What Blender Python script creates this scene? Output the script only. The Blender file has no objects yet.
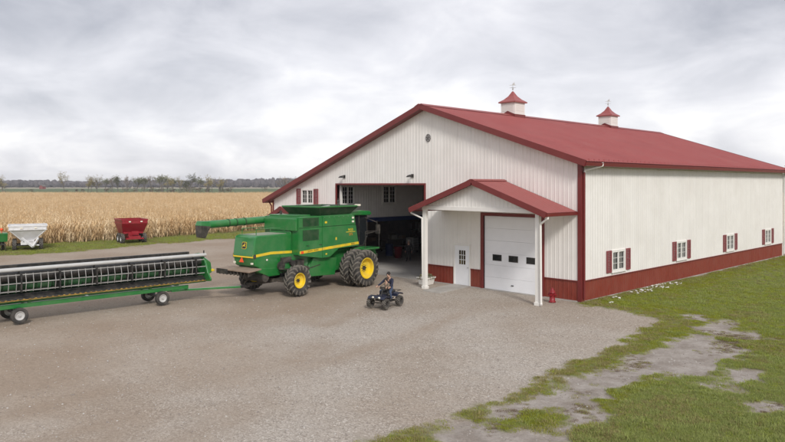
import bpy, bmesh, math, random
import numpy as np
from mathutils import Vector, Matrix
random.seed(7); rng = np.random.default_rng(11)
R = math.radians
scn = bpy.context.scene
col = scn.collection

# ------------------------------------------------------------------ camera
CAM = Vector((16.203, -27.768, 5.355)); YAW = 0.7978; FPX = 683.455; HY = 184.0
cd = bpy.data.cameras.new('camera'); cam = bpy.data.objects.new('camera', cd); col.objects.link(cam)
cam.location = CAM; cam.rotation_euler = (R(90), 0, YAW)
cd.sensor_width = 36; cd.lens = 36 * FPX / 785; cd.shift_y = -(221 - HY) / 785
cd.clip_start = 0.1; cd.clip_end = 20000
scn.camera = cam
FW = np.array([-math.sin(YAW), math.cos(YAW)]); RT = np.array([math.cos(YAW), math.sin(YAW)])
def ground_at(px, depth):            # a point on the ground at a picture column and a depth
    p = np.array(CAM[:2]) + depth * (FW + RT * (px - 392.5) / FPX); return float(p[0]), float(p[1])

# ------------------------------------------------------------------ world
SUN_EL, SUN_AZ = R(36), math.atan2(0.88, -0.48)     # azimuth of the bright part of the overcast, from +Y towards +X
w = bpy.data.worlds.new('World'); scn.world = w; w.use_nodes = True
nt = w.node_tree; nt.nodes.clear()
def N(t, kind, **kw):
    n = t.nodes.new(kind)
    for k, v in kw.items():
        if k in ('loc',): continue
        setattr(n, k, v)
    return n
out = N(nt, 'ShaderNodeOutputWorld'); bg = N(nt, 'ShaderNodeBackground'); bg.inputs[1].default_value = 0.086
sky = N(nt, 'ShaderNodeTexSky', sky_type='NISHITA', sun_disc=False, sun_elevation=SUN_EL, sun_rotation=SUN_AZ)
tc = N(nt, 'ShaderNodeTexCoord'); sep = N(nt, 'ShaderNodeSeparateXYZ'); nt.links.new(tc.outputs['Generated'], sep.inputs[0])
def math_node(t, op, a, b=None):
    m = N(t, 'ShaderNodeMath', operation=op)
    for i, v in enumerate((a, b)):
        if v is None: continue
        if isinstance(v, (int, float)): m.inputs[i].default_value = v
        else: t.links.new(v, m.inputs[i])
    return m.outputs[0]
zz = math_node(nt, 'ADD', math_node(nt, 'MAXIMUM', sep.outputs[2], 0.0), 0.30)
cmb = N(nt, 'ShaderNodeCombineXYZ')
nt.links.new(math_node(nt, 'DIVIDE', sep.outputs[0], zz), cmb.inputs[0]); nt.links.new(math_node(nt, 'DIVIDE', sep.outputs[1], zz), cmb.inputs[1])
def cloud_noise(scale, detail, off, rough=0.5, dist=0.0):
    mp = N(nt, 'ShaderNodeMapping'); mp.inputs['Location'].default_value = off; nt.links.new(cmb.outputs[0], mp.inputs[0])
    n = N(nt, 'ShaderNodeTexNoise'); n.inputs['Scale'].default_value = scale; n.inputs['Detail'].default_value = detail
    n.inputs['Roughness'].default_value = rough; n.inputs['Distortion'].default_value = dist
    nt.links.new(mp.outputs[0], n.inputs['Vector']); return n.outputs[0]
c1 = cloud_noise(0.75, 5, (4.3, 0.6, 0), 0.5, 0.5); c2 = cloud_noise(2.6, 8, (7.7, 2.9, 0), 0.58, 0.4)
cc = math_node(nt, 'ADD', math_node(nt, 'MULTIPLY', c1, 0.62), math_node(nt, 'MULTIPLY', c2, 0.38))
lift = math_node(nt, 'MULTIPLY', math_node(nt, 'SUBTRACT', 0.115, math_node(nt, 'MINIMUM', math_node(nt, 'MAXIMUM', sep.outputs[2], 0.0), 0.24)), 0.85)
cc = math_node(nt, 'ADD', cc, lift)
ramp = N(nt, 'ShaderNodeValToRGB'); nt.links.new(cc, ramp.inputs[0])
els = ramp.color_ramp.elements
els[0].position = 0.29; els[0].color = (0.34, 0.35, 0.395, 1)
els[1].position = 0.67; els[1].color = (0.93, 0.915, 0.895, 1)
e = els.new(0.50); e.color = (0.64, 0.638, 0.672, 1)
mx = N(nt, 'ShaderNodeMix', data_type='RGBA'); mx.inputs[0].default_value = 0.94
sc10 = N(nt, 'ShaderNodeMix', data_type='RGBA', blend_type='MULTIPLY'); sc10.inputs[0].default_value = 1
nt.links.new(ramp.outputs[0], sc10.inputs[6]); sc10.inputs[7].default_value = (10, 10, 10, 1)
nt.links.new(sky.outputs[0], mx.inputs[6]); nt.links.new(sc10.outputs[2], mx.inputs[7])
nt.links.new(mx.outputs[2], bg.inputs[0]); nt.links.new(bg.outputs[0], out.inputs[0])

# ------------------------------------------------------------------ sun (overcast: weak and wide)
sd = bpy.data.lights.new('sun', 'SUN'); sd.energy = 1.5; sd.angle = R(12); sd.color = (1, 0.96, 0.90)
so = bpy.data.objects.new('sun', sd); col.objects.link(so)
sdir = Vector((math.sin(SUN_AZ) * math.cos(SUN_EL), math.cos(SUN_AZ) * math.cos(SUN_EL), math.sin(SUN_EL)))
so.rotation_euler = sdir.to_track_quat('Z', 'Y').to_euler(); so.location = (30, -30, 40)
scn.view_settings.view_transform = 'Standard'; scn.view_settings.look = 'None'
scn.view_settings.exposure = 0.70; scn.view_settings.gamma = 1
scn.view_settings.use_curve_mapping = False
scn.render.engine = 'CYCLES'
scn.cycles.use_denoising = True; scn.cycles.max_bounces = 6; scn.cycles.transparent_max_bounces = 8
scn.cycles.caustics_reflective = False; scn.cycles.caustics_refractive = False

# ------------------------------------------------------------------ noise for layouts
def vnoise(x, y, seed=0):
    xi = np.floor(x).astype(np.int64); yi = np.floor(y).astype(np.int64); fx = x - xi; fy = y - yi
    fx = fx * fx * (3 - 2 * fx); fy = fy * fy * (3 - 2 * fy)
    def h(a, b):
        n = (a * 374761393 + b * 668265263 + seed * 974634777) & 0xffffffff
        n = ((n ^ (n >> 13)) * 1274126177) & 0xffffffff
        return ((n ^ (n >> 16)) & 0xffff) / 65535.0
    return (h(xi, yi) * (1 - fx) + h(xi + 1, yi) * fx) * (1 - fy) + (h(xi, yi + 1) * (1 - fx) + h(xi + 1, yi + 1) * fx) * fy
def fbm(x, y, f, o=4, seed=0):
    s = 0; a = 1; t = 0
    for i in range(o):
        s = s + a * vnoise(x * f, y * f, seed + i); t += a; a *= .5; f *= 2.03
    return s / t
def sdist(x, y, poly):               # signed distance, positive inside
    P = np.array(poly, float); Q = np.roll(P, -1, 0); d = np.full(x.shape, 1e9); ins = np.zeros(x.shape, bool)
    for (ax, ay), (bx, by) in zip(P, Q):
        ex, ey = bx - ax, by - ay; L2 = ex * ex + ey * ey + 1e-12
        t = np.clip(((x - ax) * ex + (y - ay) * ey) / L2, 0, 1)
        d = np.minimum(d, (x - ax - t * ex) ** 2 + (y - ay - t * ey) ** 2)
        c = ((ay > y) != (by > y))
        if by != ay: ins ^= c & (x < ex * (y - ay) / (by - ay) + ax)
    return np.where(ins, 1, -1) * np.sqrt(d)
def px_ground(x, y):                 # picture point -> the ground it shows
    d = FW + RT * (x - 392.5) / FPX; t = -CAM.z / ((HY - y) / FPX); return (CAM.x + t * d[0], CAM.y + t * d[1])

# ------------------------------------------------------------------ materials
MATS = {}
def M(name, c, rough=0.55, metal=0.0, var=0.10, scale=2.5, bump=0.0, bscale=40, dirt=None, spec=0.5, coat=0.0, trans=0.0, streak=0.0):
    if name in MATS: return MATS[name]
    m = bpy.data.materials.new(name); m.use_nodes = True; t = m.node_tree; b = t.nodes['Principled BSDF']
    b.inputs['Roughness'].default_value = rough; b.inputs['Metallic'].default_value = metal
    b.inputs['Specular IOR Level'].default_value = spec
    if coat: b.inputs['Coat Weight'].default_value = coat; b.inputs['Coat Roughness'].default_value = 0.15
    tcn = N(t, 'ShaderNodeTexCoord')
    nz = N(t, 'ShaderNodeTexNoise'); nz.inputs['Scale'].default_value = scale; nz.inputs['Detail'].default_value = 8
    nz.inputs['Roughness'].default_value = 0.6; t.links.new(tcn.outputs['Object'], nz.inputs['Vector'])
    mr = N(t, 'ShaderNodeMapRange'); mr.inputs[1].default_value = 0.3; mr.inputs[2].default_value = 0.7
    mr.inputs[3].default_value = 1 - var; mr.inputs[4].default_value = 1 + var; t.links.new(nz.outputs[0], mr.inputs[0])
    mu = N(t, 'ShaderNodeMix', data_type='RGBA', blend_type='MULTIPLY'); mu.inputs[0].default_value = 1
    mu.inputs[6].default_value = (*c, 1); t.links.new(mr.outputs[0], mu.inputs[7]); res = mu.outputs[2]
    if streak:
        mpp = N(t, 'ShaderNodeMapping'); mpp.inputs['Scale'].default_value = (2.2, 2.2, .12); t.links.new(tcn.outputs['Object'], mpp.inputs[0])
        n3 = N(t, 'ShaderNodeTexNoise'); n3.inputs['Scale'].default_value = 2.0; n3.inputs['Detail'].default_value = 7; n3.inputs['Roughness'].default_value = .65; t.links.new(mpp.outputs[0], n3.inputs['Vector'])
        m3 = N(t, 'ShaderNodeMapRange'); m3.inputs[1].default_value = .35; m3.inputs[2].default_value = .7; m3.inputs[3].default_value = 1 + streak * .3; m3.inputs[4].default_value = 1 - streak; t.links.new(n3.outputs[0], m3.inputs[0])
        mm = N(t, 'ShaderNodeMix', data_type='RGBA', blend_type='MULTIPLY'); mm.inputs[0].default_value = 1; t.links.new(res, mm.inputs[6]); t.links.new(m3.outputs[0], mm.inputs[7]); res = mm.outputs[2]
    if dirt:
        dc, amt, ds = dirt
        n2 = N(t, 'ShaderNodeTexNoise'); n2.inputs['Scale'].default_value = ds; n2.inputs['Detail'].default_value = 10
        n2.inputs['Roughness'].default_value = 0.7; t.links.new(tcn.outputs['Object'], n2.inputs['Vector'])
        m2 = N(t, 'ShaderNodeMapRange'); m2.inputs[1].default_value = 0.42; m2.inputs[2].default_value = 0.75
        m2.inputs[3].default_value = 0; m2.inputs[4].default_value = amt; t.links.new(n2.outputs[0], m2.inputs[0])
        dm = N(t, 'ShaderNodeMix', data_type='RGBA'); t.links.new(m2.outputs[0], dm.inputs[0]); t.links.new(res, dm.inputs[6])
        dm.inputs[7].default_value = (*dc, 1); res = dm.outputs[2]
        ra = N(t, 'ShaderNodeMapRange'); ra.inputs[3].default_value = rough; ra.inputs[4].default_value = min(1, rough + 0.35)
        t.links.new(m2.outputs[0], ra.inputs[0]); t.links.new(ra.outputs[0], b.inputs['Roughness'])
    t.links.new(res, b.inputs['Base Color'])
    if bump:
        nb = N(t, 'ShaderNodeTexNoise'); nb.inputs['Scale'].default_value = bscale; nb.inputs['Detail'].default_value = 4
        t.links.new(tcn.outputs['Object'], nb.inputs['Vector'])
        bp = N(t, 'ShaderNodeBump'); bp.inputs['Strength'].default_value = bump; bp.inputs['Distance'].default_value = 0.02
        t.links.new(nb.outputs[0], bp.inputs['Height']); t.links.new(bp.outputs[0], b.inputs['Normal'])
    if trans:
        o = t.nodes['Material Output']; tr = N(t, 'ShaderNodeBsdfTranslucent'); t.links.new(res, tr.inputs[0])
        ms = N(t, 'ShaderNodeMixShader'); ms.inputs[0].default_value = trans
        t.links.new(b.outputs[0], ms.inputs[1]); t.links.new(tr.outputs[0], ms.inputs[2]); t.links.new(ms.outputs[0], o.inputs[0])
    MATS[name] = m; return m
DUST = (0.30, 0.25, 0.20)
m_white = M('white_steel', (0.83, 0.805, 0.77), 0.42, var=0.03, scale=0.7, dirt=((0.50, 0.45, 0.39), 0.24, 0.55), streak=.035)
m_trim = M('white_trim', (0.80, 0.78, 0.74), 0.4, var=0.03)
m_door = M('white_door', (0.86, 0.87, 0.90), 0.38, var=0.02)
m_roof = M('red_roof_steel', (0.305, 0.058, 0.052), 0.36, var=0.07, scale=0.6, dirt=((0.36, 0.13, 0.12), 0.45, 0.5), spec=.7, streak=.08)
m_red = M('red_trim_steel', (0.165, 0.019, 0.018), 0.40, var=0.06, dirt=((0.22, 0.055, 0.045), 0.3, 1.2))
m_wain = M('red_wainscot', (0.215, 0.032, 0.018), 0.45, var=0.08, dirt=((0.26, 0.10, 0.065), 0.35, 1.5))
m_shut = M('shutter_red', (0.25, 0.060, 0.065), 0.5)
m_glass = M('window_glass', (0.015, 0.018, 0.02), 0.06, var=0.0, spec=0.7)
m_conc = M('concrete', (0.42, 0.40, 0.37), 0.8, var=0.12, scale=1.2, bump=0.2, bscale=60, dirt=((0.25, 0.22, 0.19), 0.6, 0.7))
m_wood = M('interior_wood', (0.20, 0.15, 0.11), 0.8, var=0.2)
m_grey = M('interior_steel', (0.74, 0.72, 0.69), 0.5, var=0.05)
m_blue = M('blue_paint', (0.015, 0.035, 0.13), 0.5)
m_black = M('black_metal', (0.018, 0.018, 0.018), 0.45, dirt=(DUST, 0.25, 4))
m_dark = M('dark_machinery', (0.030, 0.028, 0.025), 0.6, var=0.3, dirt=(DUST, 0.45, 3))
m_rubber = M('tyre_rubber', (0.032, 0.030, 0.028), 0.8, var=0.2, dirt=((0.20, 0.18, 0.155), 0.45, 3.5), bump=0.2, bscale=20)
m_lug = M('tyre_lug', (0.13, 0.118, 0.10), 0.85, var=0.3, scale=6, dirt=((0.25, 0.22, 0.19), 0.7, 5))
m_jdg = M('green_paint', (0.012, 0.178, 0.034), 0.30, var=0.07, scale=1.5, dirt=((0.17, 0.23, 0.12), 0.34, 1.6), coat=0.6)
m_jdg2 = M('dark_green_grille', (0.010, 0.075, 0.020), 0.55, var=0.15, dirt=(DUST, 0.2, 3))
m_jdy = M('yellow_paint', (0.84, 0.60, 0.014), 0.4, var=0.08, dirt=((0.36, 0.28, 0.14), 0.6, 3))
m_slat = M('reel_slat', (0.42, 0.415, 0.40), 0.45, metal=0.2, var=0.2, dirt=((.12, .10, .08), 0.6, 3))
m_galv = M('pale_grey_metal', (0.50, 0.50, 0.48), 0.4, metal=0.3, var=0.12, dirt=(DUST, 0.3, 3))
m_tube = M('white_tube', (0.52, 0.52, 0.51), 0.35, var=0.06, dirt=(DUST, 0.25, 2))
m_hred = M('spreader_red', (0.30, 0.010, 0.022), 0.38, var=0.08, dirt=((0.22, 0.06, 0.05), 0.4, 1.5))
m_hwhite = M('spreader_white', (0.72, 0.72, 0.73), 0.42, var=0.05, dirt=((0.40, 0.36, 0.30), 0.35, 1.5))
m_hyd = M('hydrant_red', (0.24, 0.010, 0.015), 0.4)
m_lamp = M('lamp_lens', (0.85, 0.80, 0.66), 0.2, var=0.02)
m_orange = M('reflector_orange', (0.85, 0.09, 0.02), 0.5, var=0.02)
m_amber = M('amber_lens', (0.75, 0.25, 0.02), 0.3, var=0.02)
m_strip = M('worn_yellow_strip', (0.40, 0.26, 0.05), 0.6, var=0.5, scale=6, dirt=((0.06, 0.045, 0.03), 0.9, 4))
m_tan = M('rusty_plate', (0.27, 0.20, 0.15), 0.7, var=0.2)
m_navy = M('navy_cloth', (0.018, 0.021, 0.045), 0.85, var=0.2)
m_jean = M('denim', (0.05, 0.07, 0.12), 0.9, var=0.2)
m_tancloth = M('tan_cloth', (0.20, 0.15, 0.11), 0.9, var=0.2)
m_dkcloth = M('dark_cloth', (0.025, 0.024, 0.026), 0.9, var=0.2)
m_skin = M('skin', (0.52, 0.32, 0.23), 0.6, var=0.08)
m_hair = M('dark_hair', (0.018, 0.013, 0.010), 0.7, var=0.2)
m_ghair = M('grey_hair', (0.40, 0.38, 0.35), 0.7, var=0.2)
m_atv = M('blue_plastic', (0.014, 0.018, 0.038), 0.35, var=0.08)
m_soil = M('pot_soil', (0.05, 0.035, 0.025), 0.9)
m_leafp = M('potted_leaf', (0.16, 0.15, 0.07), 0.7, var=0.3)
m_stone = M('pale_stone', (0.68, 0.67, 0.64), 0.8, var=0.15)
m_bark = M('bark', (0.15, 0.13, 0.11), 0.9, var=0.25)

# ------------------------------------------------------------------ mesh helpers
class MB:
    def __init__(s): s.v = []; s.f = []
    def poly(s, pts):
        n = len(s.v); s.v += [tuple(p) for p in pts]; s.f.append(tuple(range(n, n + len(pts)))); return s
    def box(s, x0, y0, z0, x1, y1, z1):
        n = len(s.v); s.v += [(x, y, z) for z in (z0, z1) for y in (y0, y1) for x in (x0, x1)]
        s.f += [tuple(n + i for i in q) for q in ((0, 2, 3, 1), (4, 5, 7, 6), (0, 1, 5, 4), (2, 6, 7, 3), (0, 4, 6, 2), (1, 3, 7, 5))]; return s
    def hexa(s, p):                   # 8 corner points: bottom 4 (ring), top 4 (ring)
        n = len(s.v); s.v += [tuple(q) for q in p]
        s.f += [tuple(n + i for i in q) for q in ((3, 2, 1, 0), (4, 5, 6, 7), (0, 1, 5, 4), (1, 2, 6, 5), (2, 3, 7, 6), (3, 0, 4, 7))]; return s
    def prism(s, poly, a0, a1, axis='x'):
        n = len(s.v); k = len(poly)
        def P(q, a): return {'x': (a, q[0], q[1]), 'y': (q[0], a, q[1]), 'z': (q[0], q[1], a)}[axis]
        s.v += [P(q, a0) for q in poly] + [P(q, a1) for q in poly]
        s.f.append(tuple(range(n, n + k))); s.f.append(tuple(range(n + 2 * k - 1, n + k - 1, -1)))
        for i in range(k):
            j = (i + 1) % k; s.f.append((n + i, n + j, n + k + j, n + k + i))
        return s
    def tube(s, p0, p1, r0, r1=None, k=10, cap=True):
        r1 = r0 if r1 is None else r1; p0 = Vector(p0); p1 = Vector(p1); d = (p1 - p0)
        if d.length < 1e-6: return s
        d.normalize(); u = d.orthogonal().normalized(); v = d.cross(u); n = len(s.v)
        for p, r in ((p0, r0), (p1, r1)):
            s.v += [tuple(p + r * (math.cos(a) * u + math.sin(a) * v)) for a in (2 * math.pi * i / k for i in range(k))]
        for i in range(k):
            j = (i + 1) % k; s.f.append((n + i, n + j, n + k + j, n + k + i))
        if cap: s.f.append(tuple(range(n + k - 1, n - 1, -1))); s.f.append(tuple(range(n + k, n + 2 * k)))
        return s
    def path(s, pts, r, k=8):
        for a, b in zip(pts[:-1], pts[1:]): s.tube(a, b, r, r, k)
        for p in pts[1:-1]: s.ball(p, r, 6, 4)
        return s
    def bar(s, p0, p1, wx, wz):       # square bar between two points
        p0 = Vector(p0); p1 = Vector(p1); d = (p1 - p0).normalized()
        up = Vector((0, 0, 1)) if abs(d.z) < 0.9 else Vector((1, 0, 0))
        u = d.cross(up).normalized() * wx / 2; v = u.cross(d).normalized() * wz / 2
        return s.hexa([p0 - u - v, p0 + u - v, p0 + u + v, p0 - u + v, p1 - u - v, p1 + u - v, p1 + u + v, p1 - u + v])
    def ball(s, c, r, k=10, m=6, sx=1, sy=1, sz=1):
        n = len(s.v); c = Vector(c)
        for i in range(1, m):
            t = math.pi * i / m
            for j in range(k):
                a = 2 * math.pi * j / k
                s.v.append((c.x + r * sx * math.sin(t) * math.cos(a), c.y + r * sy * math.sin(t) * math.sin(a), c.z + r * sz * math.cos(t)))
        for i in range(m - 2):
            for j in range(k):
                s.f.append((n + i * k + j, n + (i + 1) * k + j, n + (i + 1) * k + (j + 1) % k, n + i * k + (j + 1) % k))
        t0 = len(s.v); s.v += [(c.x, c.y, c.z + r * sz), (c.x, c.y, c.z - r * sz)]
        for j in range(k):
            s.f.append((t0, n + j, n + (j + 1) % k)); s.f.append((t0 + 1, n + (m - 2) * k + (j + 1) % k, n + (m - 2) * k + j))
        return s
    def lathe(s, prof, c=(0, 0, 0), axis='x', k=32):   # prof: (along axis, radius)
        n = len(s.v); m = len(prof)
        for a_, r in prof:
            for j in range(k):
                t = 2 * math.pi * j / k; p, q = r * math.cos(t), r * math.sin(t)
                o = {'x': (a_, p, q), 'y': (q, a_, p), 'z': (p, q, a_)}[axis]
                s.v.append((c[0] + o[0], c[1] + o[1], c[2] + o[2]))
        for i in range(m - 1):
            for j in range(k):
                s.f.append((n + i * k + j, n + i * k + (j + 1) % k, n + (i + 1) * k + (j + 1) % k, n + (i + 1) * k + j))
        return s
    def mesh(s, name, mat, smooth=False):
        me = bpy.data.meshes.new(name); me.from_pydata(s.v, [], s.f)
        bm = bmesh.new(); bm.from_mesh(me); bmesh.ops.recalc_face_normals(bm, faces=bm.faces); bm.to_mesh(me); bm.free()
        me.materials.append(mat)
        if smooth:
            for p in me.polygons: p.use_smooth = True
        return me
    def build(s, name, mat, parent=None, smooth=False, bevel=0, loc=None):
        o = link(name, s.mesh(name, mat, smooth), parent, loc)
        if bevel:
            b = o.modifiers.new('bevel', 'BEVEL'); b.width = bevel; b.segments = 2; b.limit_method = 'ANGLE'; b.angle_limit = R(35)
        if smooth == 'auto': pass
        return o
def link(name, me, parent=None, loc=None):
    o = bpy.data.objects.new(name, me); col.objects.link(o)
    if parent is not None: o.parent = parent
    if loc is not None: o.location = loc
    return o
def tag(o, label=None, cat=None, group=None, kind=None):
    if label: o['label'] = label
    if cat: o['category'] = cat
    if group: o['group'] = group
    if kind: o['kind'] = kind
    return o
def empty(name, loc=(0, 0, 0), rz=0.0, **kw):
    o = bpy.data.objects.new(name, None); col.objects.link(o); o.location = loc; o.rotation_euler = (0, 0, rz); o.empty_display_size = 0.3
    return tag(o, **kw)
def copy_tree(o, parent=None):
    c = o.copy(); col.objects.link(c); c.parent = parent
    for ch in list(o.children): copy_tree(ch, c)
    return c
def smooth_auto(o, ang=40):
    me = o.data
    for p in me.polygons: p.use_smooth = True
    bm = bmesh.new(); bm.from_mesh(me)
    for e_ in bm.edges:
        if len(e_.link_faces) == 2 and e_.calc_face_angle(0) > R(ang): e_.smooth = False
    bm.to_mesh(me); bm.free(); return o
def text_mesh(s, size, mat, parent, mtx, name='lettering'):
    cu = bpy.data.curves.new('t', 'FONT'); cu.body = s; cu.size = size; cu.extrude = 0.002; cu.align_x = 'CENTER'; cu.align_y = 'CENTER'
    t = bpy.data.objects.new('t', cu); col.objects.link(t)
    dg = bpy.context.evaluated_depsgraph_get(); me = bpy.data.meshes.new_from_object(t.evaluated_get(dg))
    me.name = name; me.transform(mtx); me.materials.clear(); me.materials.append(mat)
    bpy.data.objects.remove(t); bpy.data.curves.remove(cu)
    return link(name, me, parent)
SIDE_R = Matrix(((0, 0, 1), (1, 0, 0), (0, 1, 0)))        # reads from +x
def frame_at(p, m3): return Matrix.Translation(p) @ m3.to_4x4()
REAR = Matrix(((1, 0, 0), (0, 0, -1), (0, 1, 0)))          # reads from -y
def scatter(name, pts, rotz, scl, idx, protos, tilt=None):
    me = bpy.data.meshes.new(name); me.vertices.add(len(pts)); me.vertices.foreach_set('co', np.asarray(pts, np.float32).ravel())
    a = me.attributes.new('rot', 'FLOAT_VECTOR', 'POINT'); rv = np.zeros((len(pts), 3), np.float32); rv[:, 2] = rotz
    if tilt is not None: rv[:, 0] = tilt
    a.data.foreach_set('vector', rv.ravel())
    a = me.attributes.new('scl', 'FLOAT', 'POINT'); a.data.foreach_set('value', np.asarray(scl, np.float32))
    a = me.attributes.new('idx', 'INT', 'POINT'); a.data.foreach_set('value', np.asarray(idx, np.int32))
    o = link(name, me)
    g = bpy.data.node_groups.new(name, 'GeometryNodeTree')
    g.interface.new_socket('Geometry', in_out='INPUT', socket_type='NodeSocketGeometry'); g.interface.new_socket('Geometry', in_out='OUTPUT', socket_type='NodeSocketGeometry')
    gi = g.nodes.new('NodeGroupInput'); go = g.nodes.new('NodeGroupOutput'); jn = g.nodes.new('GeometryNodeJoinGeometry')
    def attr(n_, ty):
        q = g.nodes.new('GeometryNodeInputNamedAttribute'); q.data_type = ty; q.inputs[0].default_value = n_; return q.outputs[0]
    for k, p in enumerate(protos):
        oi = g.nodes.new('GeometryNodeObjectInfo'); oi.inputs[0].default_value = p
        ip = g.nodes.new('GeometryNodeInstanceOnPoints'); cp = g.nodes.new('FunctionNodeCompare'); cp.data_type = 'INT'; cp.operation = 'EQUAL'
        ii = [s_ for s_ in cp.inputs if s_.type == 'INT']; g.links.new(attr('idx', 'INT'), ii[0]); ii[1].default_value = k
        g.links.new(gi.outputs[0], ip.inputs['Points']); g.links.new(cp.outputs[0], ip.inputs['Selection'])
        g.links.new(oi.outputs['Geometry'], ip.inputs['Instance']); g.links.new(attr('rot', 'FLOAT_VECTOR'), ip.inputs['Rotation'])
        g.links.new(attr('scl', 'FLOAT'), ip.inputs['Scale']); g.links.new(ip.outputs[0], jn.inputs[0])
    g.links.new(jn.outputs[0], go.inputs[0])
    md = o.modifiers.new('scatter', 'NODES'); md.node_group = g
    return o
def proto(name, me): return bpy.data.objects.new(name, me)

# ------------------------------------------------------------------ ground
GRASS_E = [(0.12, -.22), (1.5, -.25), (3.0, -.45), (5.0, -1.5), (4.95, -2.9), (5.2, -5.0), (5.6, -8.5), (5.85, -11.6), (6.15, -14.3), (6.08, -17.7), (6.0, -24), (5.9, -34), (70, -34), (70, 60), (0.12, 60)]
BARE_PX = [[(700, 327), (727, 321), (733, 326), (720, 328), (728, 331), (751, 334), (767, 339), (741, 338), (725, 338), (732, 345), (745, 350), (738, 355), (716, 359), (700, 367),
            (706, 375), (674, 374), (658, 375), (648, 372), (635, 382), (613, 385), (609, 379), (600, 381), (585, 385), (573, 389), (582, 378), (600, 375), (616, 366), (642, 353), (671, 345), (690, 340), (706, 335)],
           [(597, 384), (600, 396), (575, 399), (600, 417), (582, 420), (573, 414), (559, 405), (537, 406), (514, 412), (512, 420), (495, 415), (498, 407), (531, 399), (554, 392), (573, 388)],
           [(455, 436), (462, 430), (470, 424), (488, 424), (503, 431), (520, 424), (537, 431), (559, 431), (559, 441), (540, 446), (500, 450), (450, 452)],
           [(690, 316), (703, 315), (706, 318), (694, 319)], [(735, 376), (752, 374), (756, 378), (742, 381)], [(760, 406), (770, 405), (772, 409), (762, 410)]]
BARE = [[px_ground(*q) for q in p] for p in BARE_PX]
WEST_STRIP = [(-41.0, -40), (-41.3, -13), (-40.6, -6), (-42.5, 1), (-43.4, 5), (-43.6, 9), (-46, 20), (-46, 50), (-60, 50), (-60, -40)]
def grass_mask(x, y):
    n = fbm(x, y, 1.1, 4, 3) - .5; n2 = fbm(x, y, 0.35, 3, 9) - .5; n3 = fbm(x, y, 2.6, 3, 15) - .5
    g = np.clip((sdist(x, y, GRASS_E) + n * .9 + n3 * .6 + .12) / .6 + .5, 0, 1)
    near = np.clip(1 - np.abs(sdist(x, y, GRASS_E)) / 1.6, 0, 1)
    for p in BARE:
        d = sdist(x, y, p); g = g * np.clip((-d + n * .8 + n3 * 1.3 - .22) / .35 + .45, 0, 1)
    ex = np.clip((n2 + n * .7 - .26) / .05, 0, 1) * np.clip((x - 4) / 3, 0, 1) * np.clip((3 - y) / 2, 0, 1)
    g = g * (1 - .7 * ex)
    wst = np.clip((sdist(x, y, WEST_STRIP) + n * 2.2 + n2 * 3) / .7 + .5, 0, 1)
    return np.maximum(g, wst)
xs = np.concatenate([np.arange(-60, -14, .5), np.arange(-14, 30.01, .16), np.arange(30.5, 62, 2.)]); ys = np.concatenate([np.arange(-34, 4, .16), np.arange(4, 32, .3), np.arange(32, 50.1, 1.)])
gx, gy = np.meshgrid(xs, ys); nx, ny = len(xs), len(ys)
gm = grass_mask(gx, gy)
gz = (fbm(gx, gy, .25, 3, 21) - .5) * .05 + (fbm(gx, gy, 1.6, 3, 22) - .5) * .03 + gm * (.01 + .07 * fbm(gx, gy, 1.9, 3, 23)) - .035
flat = np.clip(np.minimum(np.minimum(gx + 26, 1.4 - gx) / 1, np.minimum(gy + 4.5, 31 - gy)) / 1, 0, 1)
gz = gz * (1 - flat) - .012 * flat
def grid_mesh(name, X_, Y_, Z_):
    me = bpy.data.meshes.new(name); ny_, nx_ = X_.shape
    me.vertices.add(nx_ * ny_); me.vertices.foreach_set('co', np.stack([X_, Y_, Z_], -1).astype(np.float32).ravel())
    i = (np.arange(ny_ - 1)[:, None] * nx_ + np.arange(nx_ - 1)[None]).ravel(); q = np.stack([i, i + 1, i + nx_ + 1, i + nx_], -1)
    me.loops.add(q.size); me.loops.foreach_set('vertex_index', q.ravel().astype(np.int32))
    me.polygons.add(len(q)); me.polygons.foreach_set('loop_start', np.arange(0, q.size, 4, dtype=np.int32)); me.polygons.foreach_set('loop_total', np.full(len(q), 4, np.int32))
    me.update(calc_edges=True); me.polygons.foreach_set('use_smooth', np.ones(len(q), bool)); return me
me = grid_mesh('yard', gx, gy, gz)
me.attributes.new('grass', 'FLOAT', 'POINT').data.foreach_set('value', gm.ravel().astype(np.float32))
bare = np.zeros_like(gx)
bare = np.clip((sdist(gx, gy, GRASS_E) + .3) / .6, 0, 1) * (1 - gm)
me.attributes.new('bare', 'FLOAT', 'POINT').data.foreach_set('value', bare.ravel().astype(np.float32))
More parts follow.
